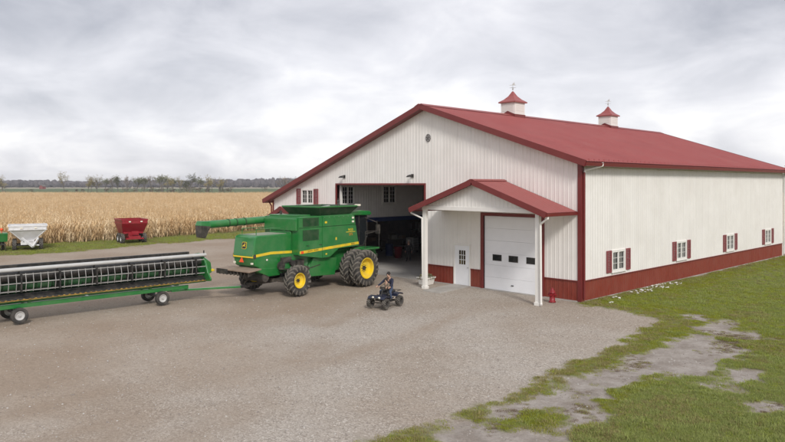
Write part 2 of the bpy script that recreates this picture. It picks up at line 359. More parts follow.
# wheel tracks: darker packed dirt curving from the lower left to the barn door
def trackd(x, y, pts):
    d = np.full(x.shape, 1e9)
    for (ax, ay), (bx, by) in zip(pts[:-1], pts[1:]):
        ex, ey = bx - ax, by - ay; t = np.clip(((x - ax) * ex + (y - ay) * ey) / (ex * ex + ey * ey), 0, 1)
        d = np.minimum(d, np.hypot(x - ax - t * ex, y - ay - t * ey))
    return d
tr = np.zeros_like(gx)
for pts, wd in (([(-6, -34), (-4.6, -24), (-4.4, -19), (-6.2, -12), (-9, -6), (-11, -2)], 1.3), ([(8, -34), (3, -21), (-1.5, -14), (-8, -9.5), (-20, -8.5), (-34, -12)], .8), ([(5, -34), (1.4, -21.5), (-3, -15.4), (-9, -11.2), (-20, -10.3), (-34, -14)], .7), ([(-3, -34), (-3.2, -24), (-4.6, -16), (-7.6, -9), (-10.5, -4), (-12, 1)], .5), ([(-1.2, -34), (-1.4, -23), (-2.8, -15), (-5.6, -8), (-8.4, -3), (-9.8, 1)], .5),
                ([(-16, -34), (-10, -24), (-9, -14), (-11.5, -4), (-13.5, 1)], .6), ([(-8, -34), (-6.6, -22), (-7, -14), (-9.5, -6)], .5), ([(-46, -14), (-34, -8), (-28, 0), (-27, 20)], 1.2), ([(-46, -20), (-36, -13), (-24, -10), (-14, -4)], 1.2), ([(1, -34), (.8, -20), (-.8, -10), (-3, -3)], .5)):
    tr = np.maximum(tr, np.exp(-(trackd(gx, gy, pts) / wd) ** 2) * np.clip((fbm(gx, gy, .22, 5, 31) - .34) * 3.6, 0, 1) * (.55 + .45 * fbm(gx, gy, 2.2, 3, 33)))
pk = np.clip((-3.5 - gx + (fbm(gx, gy, .12, 4, 51) - .5) * 16 - (gy + 16) * .45) / 5 + .5, 0, 1)
me.attributes.new('packed', 'FLOAT', 'POINT').data.foreach_set('value', pk.ravel().astype(np.float32))
me.attributes.new('track', 'FLOAT', 'POINT').data.foreach_set('value', np.clip(tr, 0, 1).ravel().astype(np.float32))
gmat = bpy.data.materials.new('yard_surface'); gmat.use_nodes = True; t = gmat.node_tree; b = t.nodes['Principled BSDF']
geo = N(t, 'ShaderNodeNewGeometry')
def tnoise(scale, detail=6, rough=.6):
    n = N(t, 'ShaderNodeTexNoise'); n.inputs['Scale'].default_value = scale; n.inputs['Detail'].default_value = detail; n.inputs['Roughness'].default_value = rough
    t.links.new(geo.outputs['Position'], n.inputs['Vector']); return n.outputs[0]
def tramp(fac, stops):
    r = N(t, 'ShaderNodeValToRGB'); t.links.new(fac, r.inputs[0]); e_ = r.color_ramp.elements
    e_[0].position, e_[0].color = stops[0][0], (*stops[0][1], 1); e_[1].position, e_[1].color = stops[-1][0], (*stops[-1][1], 1)
    for p_, c_ in stops[1:-1]: q = e_.new(p_); q.color = (*c_, 1)
    return r.outputs[0]
def tmix(f, a_, b_, mode='MIX'):
    m_ = N(t, 'ShaderNodeMix', data_type='RGBA', blend_type=mode)
    for i_, v_ in ((0, f), (6, a_), (7, b_)):
        if isinstance(v_, (int, float)): m_.inputs[i_].default_value = v_
        elif isinstance(v_, tuple): m_.inputs[i_].default_value = (*v_, 1)
        else: t.links.new(v_, m_.inputs[i_])
    return m_.outputs[2]
def tattr(n_):
    a_ = N(t, 'ShaderNodeAttribute'); a_.attribute_name = n_; return a_.outputs['Fac']
vor = N(t, 'ShaderNodeTexVoronoi'); vor.inputs['Scale'].default_value = 30; t.links.new(geo.outputs['Position'], vor.inputs['Vector'])
vs = N(t, 'ShaderNodeSeparateColor'); t.links.new(vor.outputs['Color'], vs.inputs[0])
big = tnoise(.16, 5, .6); mid = tnoise(1.3, 7, .65); fine = tnoise(14, 6, .7); speck = tnoise(55, 3, .6)
stones = tramp(vs.outputs[0], [(0, (.20, .175, .15)), (.45, (.41, .365, .32)), (.86, (.53, .48, .43)), (1, (.78, .74, .69))])
packed = tramp(fine, [(.25, (.29, .248, .208)), (.5, (.43, .378, .327)), (.75, (.52, .462, .405))])
gr = tmix(tramp(mid, [(.35, (.25,) * 3), (.65, (.8,) * 3)]), packed, stones)
gr = tmix(math_node(t, 'MULTIPLY', tattr('packed'), .8), gr, tmix(1.0, packed, (.90, .83, .76), 'MULTIPLY'))
gr = tmix(tramp(big, [(.40, (0,) * 3), (.60, (.95,) * 3)]), gr, tmix(1.0, gr, (.85, .80, .75), 'MULTIPLY'))
gr = tmix(tramp(speck, [(.35, (.72,) * 3), (.7, (1.22,) * 3)]), (0, 0, 0), gr, 'MIX') if False else tmix(.6, gr, tramp(speck, [(.3, (.70,) * 3), (.7, (1.2,) * 3)]), 'MULTIPLY')
gr = tmix(math_node(t, 'MULTIPLY', tattr('track'), .8), gr, tmix(1.0, packed, (.74, .66, .585), 'MULTIPLY'))
clump = tnoise(3.2, 8, .75)
gr = tmix(tramp(clump, [(.57, (0,) * 3), (.70, (.6,) * 3)]), gr, (.20, .155, .12))
dirtc = tmix(tramp(mid, [(.4, (0,) * 3), (.62, (1,) * 3)]), (.37, .33, .295), (.26, .222, .19))
dirtc = tmix(.8, dirtc, tramp(fine, [(.25, (.7,) * 3), (.75, (1.25,) * 3)]), 'MULTIPLY')
gr = tmix(1.0, gr, (.99, .985, .97), 'MULTIPLY')
gr = tmix(tattr('bare'), gr, dirtc)
turf = tmix(tramp(mid, [(.35, (0,) * 3), (.65, (1,) * 3)]), (.12, .145, .03), (.17, .16, .06))
base = tmix(tattr('grass'), gr, turf)
t.links.new(base, b.inputs['Base Color']); b.inputs['Roughness'].default_value = .9; b.inputs['Specular IOR Level'].default_value = .25
bp = N(t, 'ShaderNodeBump'); bp.inputs['Strength'].default_value = .6; bp.inputs['Distance'].default_value = .025
hgt = math_node(t, 'ADD', math_node(t, 'MULTIPLY', vor.outputs['Distance'], -.6), math_node(t, 'ADD', fine, math_node(t, 'MULTIPLY', mid, 1.5)))
t.links.new(hgt, bp.inputs['Height']); t.links.new(bp.outputs[0], b.inputs['Normal'])
me.materials.append(gmat)
yard = tag(link('yard_ground', me), kind='structure')

def plain_ground(name, c1_, c2_, scale):
    m = bpy.data.materials.new(name); m.use_nodes = True; global t, geo
    t = m.node_tree; geo = N(t, 'ShaderNodeNewGeometry'); b_ = t.nodes['Principled BSDF']
    t.links.new(tmix(tramp(tnoise(scale, 8, .65), [(.35, (0,) * 3), (.65, (1,) * 3)]), c1_, c2_), b_.inputs['Base Color']); b_.inputs['Roughness'].default_value = .95; b_.inputs['Specular IOR Level'].default_value = .1
    return m
mg_far = plain_ground('far_soil', (.30, .25, .17), (.36, .31, .21), .02)
mg_green = plain_ground('winter_wheat', (.10, .14, .06), (.145, .165, .085), .03)
mg_stub = plain_ground('pale_stubble', (.48, .42, .31), (.40, .36, .26), .03)
g_ = MB(); g_.poly([(-3000, -3000, -.30), (3000, -3000, -.30), (3000, 3000, -.30), (-3000, 3000, -.30)])
tag(g_.build('ground', mg_far), kind='structure')
def depth_sheet(name, d0, d1, z, mat, a0=-700, a1=1500, wob=0):
    mb = MB(); n = 40; top = []; bot = []
    for i in range(n + 1):
        px = a0 + (a1 - a0) * i / n; bot.append((*ground_at(px, d0 * (1 + wob * random.uniform(-1, 1))), z)); top.append((*ground_at(px, d1 * (1 + wob * random.uniform(-1, 1))), z))
    for i in range(n): mb.poly([bot[i], bot[i + 1], top[i + 1], top[i]])
    return tag(mb.build(name, mat), kind='structure')
depth_sheet('green_field', 200, 820, -.20, mg_green)
depth_sheet('stubble_field', 820, 1000, -.16, mg_stub, wob=.03)

# ------------------------------------------------------------------ barn
W, L = 24.34, 28.72; RX, RZ = -9.63, 9.5; SR = (9.5 - 6.31) / 9.63; SL = (9.5 - 4.25) / (W + RX)
def zt(x): return RZ - SR * (x - RX) if x >= RX else RZ - SL * (RX - x)
barn = empty('barn', (0, 0, 0), label='large white ribbed steel barn with red roof, wainscot and two cupolas', cat='barn')
PER, RH = .2286, .012
def ribs_between(u0, u1):
    out_ = []
    for k in range(int(math.floor(u0 / PER)) - 1, int(math.ceil(u1 / PER)) + 2):
        c = k * PER
        out_ += [(c - .036, 0), (c - .014, RH), (c + .014, RH), (c + .036, 0)]
    return out_
def offset(u):
    d = abs((u / PER - round(u / PER)) * PER)
    return RH if d <= .014 else (0 if d >= .036 else RH * (.036 - d) / .022)
def ribbed(mb, u0, u1, zlo, zhi, openings, P, extra=()):
    us = sorted(set([u0, u1] + [round(u, 5) for u, _ in ribs_between(u0, u1) if u0 < u < u1] + [u for o in openings for u in o[:2] if u0 < u < u1] + [u for u in extra if u0 < u < u1]))
    for a, b_ in zip(us[:-1], us[1:]):
        if b_ - a < 1e-4: continue
        m_ = (a + b_) / 2; iv = [(None, None)]
        lo = [o for o in openings if o[0] < m_ < o[1]]
        segs = [('lo', 'hi')]
        for o in lo:
            ns = []
            for s0, s1 in segs:
                v0 = zlo if s0 == 'lo' else s0; v1 = zhi(m_) if s1 == 'hi' else s1
                if o[3] <= v0 or o[2] >= v1: ns.append((s0, s1)); continue
                if o[2] > v0: ns.append((s0, o[2]))
                if o[3] < v1: ns.append((o[3], s1))
            segs = ns
        for s0, s1 in segs:
            za = zlo if s0 == 'lo' else s0
            ta, tb = (zhi(a), zhi(b_)) if s1 == 'hi' else (s1, s1)
            if max(ta, tb) - za < .01: continue
            mb.poly([P(a, offset(a), za), P(b_, offset(b_), za), P(b_, offset(b_), max(tb, za)), P(a, offset(a), max(ta, za))])
    return mb
def panels(name, mat, parent, u0, u1, zlo, zhi, openings, P, extra=(), pw=.9144):
    k0 = int(math.floor(u0 / pw)); u = u0
    k = k0
    while u < u1 - 1e-3:
        e_ = min(u1, (k + 1) * pw); k += 1
        if e_ - u < .02: u = e_; continue
        mb = ribbed(MB(), u, e_ - .004, zlo, zhi, openings, P, extra)
        if mb.f: mb.build(name, mat, parent)
        u = e_
def core_wall(name, mat, cuts, openings, zhi, P, th=.15):
    mb = MB(); us = sorted(set(list(cuts) + [u for o in openings for u in o[:2]]))
    for a, b_ in zip(us[:-1], us[1:]):
        m_ = (a + b_) / 2; segs = [(0.0, None)]
        for o in sorted([o for o in openings if o[0] < m_ < o[1]], key=lambda o: o[2]):
            s0, s1 = segs.pop()
            if o[2] > s0: segs.append((s0, o[2]))
            segs.append((o[3], s1))
        for s0, s1 in segs:
            ta, tb = (zhi(a), zhi(b_)) if s1 is None else (s1, s1)
            mb.hexa([P(a, 0, s0), P(b_, 0, s0), P(b_, th, s0), P(a, th, s0), P(a, 0, ta), P(b_, 0, tb), P(b_, th, tb), P(a, th, ta)])
    return mb.build(name, mat, barn)
BD = (-17.30, -9.72, 0, 5.30); WD = (-7.50, -6.50, 0, 2.12); GD = (-5.58, -2.12, 0, 3.74); FWN = (-20.99, -19.74, 4.06, 4.98)
f_open = [BD, WD, GD, FWN]
wf = core_wall('front_wall', m_wood, (-W, RX, 0), f_open, zt, lambda u, d, z: (u, .012 + d, z))
Pf = lambda u, o, z: (u, -o, z)
WZ = .925
panels('siding_panel', m_white, wf, -W, 0, WZ, zt, f_open, Pf, (RX,))
for a, b_ in ((-W, BD[0] - .15), (BD[1] + .15, WD[0] - .07), (WD[1] + .07, GD[0] - .17), (GD[1] + .17, 0)):
    panels('wainscot_panel', m_wain, wf, a, b_, .03, lambda u: WZ, [], Pf)
s_open = [(y0, y0 + 1.26, 1.16, 2.10) for y0 in (2.80, 10.12, 17.5, 24.75)]
ws = core_wall('side_wall', m_wood, (0, L), s_open, lambda u: 6.31, lambda u, d, z: (-.012 - d, u, z))
Ps = lambda u, o, z: (o, u, z)
panels('siding_panel', m_white, ws, 0, L, WZ, lambda u: 6.31, s_open, Ps)
panels('wainscot_panel', m_wain, ws, 0, L, .03, lambda u: WZ, [], Ps)
core_wall('back_wall', m_wood, (-W, RX, 0), [], zt, lambda u, d, z: (u, L - d, z))
core_wall('left_wall', m_wood, (.17, L - .17), [], lambda u: 4.25, lambda u, d, z: (-W + d, u, z))
# trims
def trim_box(name, mat, *a, parent=barn, bev=.004): return MB().box(*a).build(name, mat, parent, bevel=bev)
trim_box('corner_trim', m_red, -.17, -.045, .0, .046, .004, 6.30); trim_box('corner_trim', m_red, .003, .006, .0, .045, .17, 6.30)
trim_box('corner_trim', m_red, -W - .04, -.045, 0, -W + .10, 0, 4.2)
trim_box('corner_trim', m_trim, .003, L - .14, .0, .045, L, 6.30)
trim_box('base_ledge', m_red, GD[1] + .18, -.05, WZ - .02, -.18, -.002, WZ + .025); trim_box('base_ledge', m_red, .002, .18, WZ - .02, .046, L - .15, WZ + .025)
trim_box('base_ledge', m_red, BD[1] + .17, -.05, WZ - .02, WD[0] - .08, -.002, WZ + .025); trim_box('base_ledge', m_red, WD[1] + .08, -.05, WZ - .02, GD[0] - .18, -.002, WZ + .025)
trim_box('foundation_strip', m_conc, -9.6, -.03, -.1, 0.04, -.001, .028, bev=0); trim_box('foundation_strip', m_conc, .001, .02, -.1, .035, L, .028, bev=0)
# roof
OV, OG = .42, .45
def slope_pt(side, s, y, up):
    sl, sg = (SR, 1) if side > 0 else (SL, -1)
    n = math.hypot(1, sl); return (RX + sg * s / n - 0 + sg * up * sl / n, y, RZ - sl * s / n + up / n)
roof = None
for side in (1, -1):
    sl = SR if side > 0 else SL; run = (-RX + OV) if side > 0 else (W + RX + .62); S = run * math.hypot(1, sl)
    q = lambda s, y, up: slope_pt(side, s, y, up)
    dk = MB().hexa([q(0, -OG, .02), q(S, -OG, .02), q(S, L + OG, .02), q(0, L + OG, .02), q(0, -OG, .22), q(S, -OG, .22), q(S, L + OG, .22), q(0, L + OG, .22)]).build('roof', m_red, barn)
    panels('roof_panel', m_roof, dk, -OG - .01, L + OG + .01, 0.0, lambda u: S + .03, [], lambda u, o, s: q(s, u, .226 + o * 1.8))
    # rake boards
    for y0, y1 in ((-OG - .035, -OG - .004), (L + OG + .004, L + OG + .035)):
        MB().hexa([q(-.02, y0, -.03), q(S + .02, y0, -.03), q(S + .02, y1, -.03), q(-.02, y1, -.03), q(-.02, y0, .265), q(S + .02, y0, .265), q(S + .02, y1, .265), q(-.02, y1, .265)]).build('rake_board', m_red, barn, bevel=.006)
    MB().hexa([q(0, -OG, -.02), q(S, -OG, -.02), q(S, -.03, -.02), q(0, -.03, -.02), q(0, -OG, .017), q(S, -OG, .017), q(S, -.03, .017), q(0, -.03, .017)]).build('soffit', m_red, barn)
    MB().hexa([q(0, -OG - .06, .262), q(.32, -OG - .06, .262), q(.32, L + OG + .06, .262), q(0, L + OG + .06, .262), q(-.01, -OG - .06, .30), q(.32, -OG - .06, .272), q(.32, L + OG + .06, .272), q(-.01, L + OG + .06, .30)]).build('ridge_cap', m_roof, barn)
    e0 = q(S, 0, 0); x0 = e0[0]; z0 = e0[2]
    sg = side
    MB().prism([(x0 + sg * .005, z0 - .02), (x0 + sg * .10, z0 - .0), (x0 + sg * .13, z0 + .15), (x0 + sg * .005, z0 + .15)], -OG, L + OG, 'y').build('gutter', m_red, barn, bevel=.008)
    if side > 0: trim_box('eave_soffit', m_red, .05, -.02, 6.20, x0 + .0, L, 6.225, bev=0)
sg_ = MB()
for k in range(62):
    y = .1 + k * .46; p = slope_pt(1, (9.63 + .25) * math.hypot(1, SR), y, .24); sg_.box(p[0] - .03, p[1] - .02, p[2], p[0] + .02, p[1] + .02, p[2] + .035)
tag(sg_.build('snow_guards', m_roof, barn), kind='stuff')
def down(name, mat, pts, r=.045, parent=barn): return smooth_auto(MB().path(pts, r, 8).build(name, mat, parent))
down('downspout', m_trim, [(.50, 1.0, 6.34), (.50, 1.0, 6.20), (.14, .12, 5.98), (.09, .09, 5.85)], .05)
down('downspout', m_red, [(.10, .09, 5.9), (.10, .09, .15)], .05)
down('downspout', m_red, [(-24.75, -.1, 4.1), (-24.46, -.08, 3.8), (-24.46, -.08, .2)], .05)
down('downspout', m_trim, [(.30, L + .06, 6.25), (.09, L + .08, 6.0), (.09, L + .08, .15)], .05)

# windows
def window(org, u, n, w_, h_, parent=barn, shutters=True, lites=(2, 3), pane_m=m_glass):
    u = Vector(u); n = Vector(n); o = Vector(org); Z = Vector((0, 0, 1))
    def B(mb, u0, u1, z0, z1, d0, d1):
        c = [o + u * a + n * d + Z * z for z in (z0, z1) for a, d in ((u0, d0), (u1, d0), (u1, d1), (u0, d1))]
        return mb.hexa(c)
    fr = MB(); b_ = .078
    B(fr, -.06, b_, -.06, h_ + .06, -.06, .05); B(fr, w_ - b_, w_ + .06, -.06, h_ + .06, -.06, .05)
    B(fr, b_, w_ - b_, h_ - b_ + .02, h_ + .06, -.06, .05); B(fr, b_, w_ - b_, -.06, b_ - .02, -.06, .05)
    B(fr, w_ / 2 - .055, w_ / 2 + .055, b_ - .02, h_ - b_ + .02, -.05, .045)
    f = fr.build('window', m_trim, parent, bevel=.006)
    B(MB(), -.09, w_ + .09, -.10, -.062, -.02, .085).build('sill', m_trim, f)
    for a0, a1 in ((b_, w_ / 2 - .055), (w_ / 2 + .055, w_ - b_)):
        B(MB(), a0 - .01, a1 + .01, b_ - .03, h_ - b_ + .03, -.035, -.02).build('pane', pane_m, f)
        mu = MB()
        for k in range(1, lites[0]): x_ = a0 + (a1 - a0) * k / lites[0]; B(mu, x_ - .008, x_ + .008, b_ - .02, h_ - b_ + .02, -.018, .004)
        for k in range(1, lites[1]): z_ = b_ + (h_ - 2 * b_) * k / lites[1]; B(mu, a0, a1, z_ - .008, z_ + .008, -.0185, .0035)
        mu.build('muntin', m_trim, f)
    if shutters:
        for a0 in (-.56, w_ + .08):
            s_ = MB(); B(s_, a0, a0 + .07, -.06, h_ + .06, .024, .06); B(s_, a0 + .41, a0 + .48, -.06, h_ + .06, .024, .06)
            B(s_, a0 + .07, a0 + .41, -.06, .02, .024, .06); B(s_, a0 + .07, a0 + .41, h_ - .02, h_ + .06, .024, .06); B(s_, a0 + .07, a0 + .41, h_ / 2 - .03, h_ / 2 + .03, .024, .06)
            for k in range(16):
                z_ = .025 + k * (h_ - .05) / 16
                if abs(z_ - h_ / 2) > .05: B(s_, a0 + .07, a0 + .41, z_, z_ + .035, .024, .045)
            s_.build('shutter', m_shut, parent)
    return f
for o_ in s_open: window((0, o_[0], o_[2]), (0, 1, 0), (1, 0, 0), 1.26, .94)
window((FWN[0], 0, FWN[2]), (1, 0, 0), (0, -1, 0), 1.25, .92)
# big door surround
trim_box('door_trim', m_red, BD[0] - .12, -.05, 0, BD[0], .18, 5.40); trim_box('door_trim', m_red, BD[1], -.05, 0, BD[1] + .12, .18, 5.40); trim_box('door_trim', m_red, BD[0], -.05, 5.30, BD[1], .18, 5.40)
trim_box('door_track', m_trim, BD[0] + .02, .2, 0, BD[0] + .12, .32, 5.28)
# garage door
trim_box('door_trim', m_red, GD[0] - .17, -.055, 0, GD[0], .13, 3.90); trim_box('door_trim', m_red, GD[1], -.055, 0, GD[1] + .17, .13, 3.90); trim_box('door_trim', m_red, GD[0], -.055, 3.74, GD[1], .13, 3.90)
gd = MB().box(GD[0], .10, .02, GD[1], .13, 3.735).build('garage_door', m_door, barn)
nS = 6; sh = 3.715 / nS
for k in range(nS):
    z0 = .02 + k * sh; sec = MB().box(GD[0] + .012, .06, z0 + .0025, GD[1] - .012, .098, z0 + sh - .0025)
    sec.build('door_section', m_door, gd, bevel=.005)
for x_ in (-5.02, -4.03, -2.98):
    z0 = 1.51
    fr = MB(); fr.box(x_ - .03, .045, z0 - .03, x_ + .53, .058, z0 + .29); fr.build('door_window', m_black, gd, bevel=.004)
    MB().box(x_ + .015, .038, z0 + .01, x_ + .485, .044, z0 + .25).build('pane', m_glass, gd)
MB().box(-3.9, .03, .30, -3.76, .058, .34).build('door_handle', m_black, gd)
MB().box(GD[0], -.04, -.05, GD[1], .3, .016).build('door_threshold', m_conc, barn)
# walk door
fr = MB(); fr.box(-7.57, -.05, 0, -7.50, .12, 2.19); fr.box(-6.50, -.05, 0, -6.43, .12, 2.19); fr.box(-7.50, -.05, 2.12, -6.50, .12, 2.19)
fr.build('door_frame', m_trim, barn, bevel=.005)
wd = MB(); wd.box(-7.50, .0, .03, -7.22, .05, 2.12); wd.box(-6.78, .0, .03, -6.50, .05, 2.12); wd.box(-7.22, 0, .03, -6.78, .05, 1.12); wd.box(-7.22, 0, 1.86, -6.78, .05, 2.12)
wdo = wd.build('walk_door', m_door, barn)
MB().box(-7.22, .015, 1.12, -6.78, .03, 1.86).build('pane', m_glass, wdo)
mu = MB()
for k in (1, 2): mu.box(-7.22 + k * .1467 - .012, -.004, 1.12, -7.22 + k * .1467 + .012, .012, 1.86); mu.box(-7.22, -.0035, 1.12 + k * .2467 - .012, -6.78, .011, 1.12 + k * .2467 + .012)
mu.box(-7.25, -.008, 1.09, -6.75, -.001, 1.12); mu.box(-7.25, -.008, 1.86, -6.75, -.001, 1.89); mu.box(-7.25, -.008, 1.12, -7.22, -.001, 1.86); mu.box(-6.78, -.008, 1.12, -6.75, -.001, 1.86)
mu.build('muntin', m_door, wdo)
smooth_auto(MB().ball((-6.60, -.06, .98), .035, 10, 8).tube((-6.6, .0, .98), (-6.6, -.05, .98), .015).build('door_knob', m_galv, wdo))
# wall lamps, gable ornament
for x_ in (-16.54, -10.62):
    lm = MB().box(x_ - .08, -.06, 5.72, x_ + .08, -.022, 5.92).tube((x_, -.05, 5.84), (x_, -.26, 5.86), .03).build('wall_lamp', m_black, barn)
    MB().lathe([(0.0, .05), (-.03, .09), (-.11, .17), (-.12, .165), (-.03, .06)], (x_, -.32, 5.86), 'z', 16).build('lamp_shade', m_black, lm, smooth=True)
orn = MB(); oc = Vector((-9.42, -.03, 7.9))
for k in range(8):
    a = k * math.pi / 4 + .2; orn.bar(oc + Vector((.20 * math.cos(a), 0, .25 * math.sin(a))), oc + Vector((.20 * math.cos(a + .62), 0, .25 * math.sin(a + .62))), .04, .06)
for k in range(5):
    a = math.pi / 2 + k * math.pi * 4 / 5; a2 = a + math.pi * 4 / 5; orn.bar(oc + Vector((.14 * math.cos(a), .0, .18 * math.sin(a))), oc + Vector((.14 * math.cos(a2), 0, .18 * math.sin(a2))), .03, .03)
for i in range(len(orn.v)): orn.v[i] = tuple(oc + (Vector(orn.v[i]) - oc) * .8)
orn.build('gable_ornament', M('ornament_grey', (.16, .15, .15), .5), barn)

# cupolas
def cupola(y0, s_):
    h_ = .63 * s_; zb = 9.35; body = MB().box(RX - h_, y0 - h_, zb, RX + h_, y0 + h_, 10.55).build('cupola', m_white, barn)
    sk = MB()
    for sx in (-1, 1):
        sl = SR if sx > 0 else SL; za = RZ + .27 - sl * h_
        sk.box(RX + sx * (h_ + .005), y0 - h_ - .03, za - .15, RX + sx * (h_ + .035), y0 + h_ + .03, za + .16)
    for sy in (-1, 1):
        for sx in (-1, 1):
            sl = SR if sx > 0 else SL; za = RZ + .27 - sl * h_; yy = y0 + sy * (h_ + .02); x1 = RX + sx * (h_ + .004)
            sk.hexa([(RX, yy - .015, RZ + .15), (x1, yy - .015, za - .1), (x1, yy + .015, za - .1), (RX, yy + .015, RZ + .15), (RX, yy - .015, RZ + .48), (x1, yy - .015, za + .16), (x1, yy + .015, za + .16), (RX, yy + .015, RZ + .48)])
    sk.build('cupola_base', m_red, body)
    lv = MB()
    for a, b_ in ((0, 1), (1, 0)):
        for sg in (-1, 1):
            for k in range(6):
                z_ = 9.98 + k * .085
                if a: lv.box(RX + sg * (h_ + .004) - .012, y0 - h_ + .12, z_, RX + sg * (h_ + .004) + .012, y0 + h_ - .12, z_ + .05)
                else: lv.box(RX - h_ + .12, y0 + sg * (h_ + .004) - .012, z_, RX + h_ - .12, y0 + sg * (h_ + .004) + .012, z_ + .05)
    lv.build('louvre', m_trim, body)
    e_ = h_ + .12; rf = MB(); prof = [(e_, 10.50), (e_, 10.57), (e_ * .62, 10.74), (e_ * .32, 10.95), (.035, 11.26)]
    for (r0, z0), (r1, z1) in zip(prof[:-1], prof[1:]):
        for k in range(4):
            c = [(1, 1), (-1, 1), (-1, -1), (1, -1)]; a, b_ = c[k], c[(k + 1) % 4]
            rf.poly([(RX + a[0] * r0, y0 + a[1] * r0, z0), (RX + b_[0] * r0, y0 + b_[1] * r0, z0), (RX + b_[0] * r1, y0 + b_[1] * r1, z1), (RX + a[0] * r1, y0 + a[1] * r1, z1)])
    rf.poly([(RX + e_, y0 + e_, 10.5), (RX - e_, y0 + e_, 10.5), (RX - e_, y0 - e_, 10.5), (RX + e_, y0 - e_, 10.5)])
    rf.build('cupola_roof', m_roof, body)
    vn = MB().tube((RX, y0, 11.2), (RX, y0, 11.8), .014); vn.bar((RX - .2, y0 - .07, 11.5), (RX + .2, y0 + .07, 11.5), .018, .02); vn.bar((RX + .07, y0 - .2, 11.5), (RX - .07, y0 + .2, 11.5), .018, .02)
    vn.bar((RX - .17, y0 - .14, 11.66), (RX + .17, y0 + .14, 11.66), .016, .02); vn.ball((RX, y0, 11.42), .05, 8, 6)
    vn.prism([(-.22, .0), (-.05, .05), (.05, .14), (.12, .26), (.17, .20), (.14, .05), (.25, .0)], -.01, .01, 'y')
    for i in range(len(vn.v) - 14, len(vn.v)): x_, y_, z_ = vn.v[i]; vn.v[i] = (RX + (x_ * .78 - y_ * .62) * .7, y0 + (x_ * .62 + y_ * .78) * .7, 11.67 + z_ * .7)
    vn.build('weathervane', m_galv, body)
cupola(8.15, .85); cupola(20.4, .83)

# porches
def porch(xc, half, zr, ze, yf, posts, full=True):
    sl = (zr - ze) / half; n = math.hypot(1, sl)
    def q(sg, s, y, up): return (xc + sg * s / n + sg * up * sl / n, y, zr - .16 - sl * s / n + up / n)
    S = half * n
    pr = None; yb = -.03
    for sg in (-1, 1):
        d = MB().hexa([q(sg, 0, yf, 0), q(sg, S, yf, 0), q(sg, S, yb, 0), q(sg, 0, yb, 0), q(sg, 0, yf, .13), q(sg, S, yf, .13), q(sg, S, yb, .13), q(sg, 0, yb, .13)]).build('porch_roof', m_red, barn)
        panels('roof_panel', m_roof, d, yf - .01, yb - .004, 0, lambda u: S + .02, [], lambda u, o, s: q(sg, s, u, .135 + o))
        MB().hexa([q(sg, -.01, yf - .035, -.10), q(sg, S + .02, yf - .035, -.10), q(sg, S + .02, yf - .004, -.10), q(sg, -.01, yf - .004, -.10), q(sg, -.01, yf - .035, .17), q(sg, S + .02, yf - .035, .17), q(sg, S + .02, yf - .004, .17), q(sg, -.01, yf - .004, .17)]).build('rake_board', m_red, barn, bevel=.006)
        MB().hexa([q(sg, 0, yf - .05, .162), q(sg, .2, yf - .05, .162), q(sg, .2, yb, .162), q(sg, 0, yb, .162), q(sg, 0, yf - .05, .185), q(sg, .2, yf - .05, .172), q(sg, .2, yb, .172), q(sg, 0, yb, .185)]).build('ridge_cap', m_roof, barn)
        e0 = q(sg, S, 0, 0)
        MB().prism([(e0[0] + sg * .004, e0[2] - .05), (e0[0] + sg * .09, e0[2] - .03), (e0[0] + sg * .11, e0[2] + .11), (e0[0] + sg * .004, e0[2] + .11)], yf, yb, 'y').build('gutter', m_red, barn)
    zs = lambda u: zr - .18 - sl * abs(u - xc)
    zb = posts[2]; x0, x1, yp = posts[0], posts[1], posts[3]
    lo = xc - (zr - .18 - zb) / sl
    gw = MB(); gw.prism([(x0 - .1, zb + .02), (x1 + .1, zb + .02), (min(x1 + .1, 2 * xc - lo), zs(min(x1 + .1, 2 * xc - lo))), (xc, zs(xc)), (max(x0 - .1, lo), zs(max(x0 - .1, lo)))], yp + .0, yp + .06, 'y')
    g = gw.build('porch_gable', m_white, barn)
    panels('siding_panel', m_white, g, max(x0 - .1, lo), min(x1 + .1, 2 * xc - lo), zb + .20, zs, [], lambda u, o, z: (u, yp - .004 - o, z), (xc,))
    MB().box(x0 - .12, yp - .035, zb, x1 + .12, yp + .12, zb + .20).build('porch_beam', m_white, barn, bevel=.006)
    for xx in (x0 - .05, x1 + .05):
        MB().box(xx - .07, yp + .12, zb + .01, xx + .07, -.03, zb + .19).build('porch_beam', m_white, barn)
    MB().box(x0 + .03, yp + .125, zb + .02, x1 - .03, -.04, zb + .05).build('porch_ceiling', m_white, barn)
    for xx in (x0, x1):
        p = MB().box(xx - .10, yp - .02, 0, xx + .10, yp + .18, zb).build('porch_post', m_trim, barn, bevel=.01)
        MB().box(xx - .135, yp - .055, -.02, xx + .135, yp + .215, .13).build('post_base', m_trim, p, bevel=.01)
    if full:
        xl = xc - half; xr = xc + half; zg = ze - .2
        down('downspout', m_trim, [(xr + .02, yf + .14, zg + .05), (xr + .02, yf + .14, zg - .08), (x1 + .24, yp - .10, zg - .34), (x1 + .24, yp - .06, .12), (x1 + .30, yp - .12, .06)], .05)
        down('downspout', m_trim, [(xl - .02, yf + .14, zg + .05), (xl - .02, yf + .14, zg - .08), (x0 - .12, yp - .02, zg - .34), (x0 - .12, yp + .02, .5)], .045)
porch(-4.33, 4.08, 5.58, 4.14, -2.52, (-7.74, -.92, 4.05, -2.15))
porch(-19.9, 1.95, 3.92, 3.10, -2.5, (-21.5, -18.3, 3.0, -2.2), False)
MB().box(-20.5, -.06, 0.0, -19.4, -.024, 2.15).build('walk_door', m_door, barn)

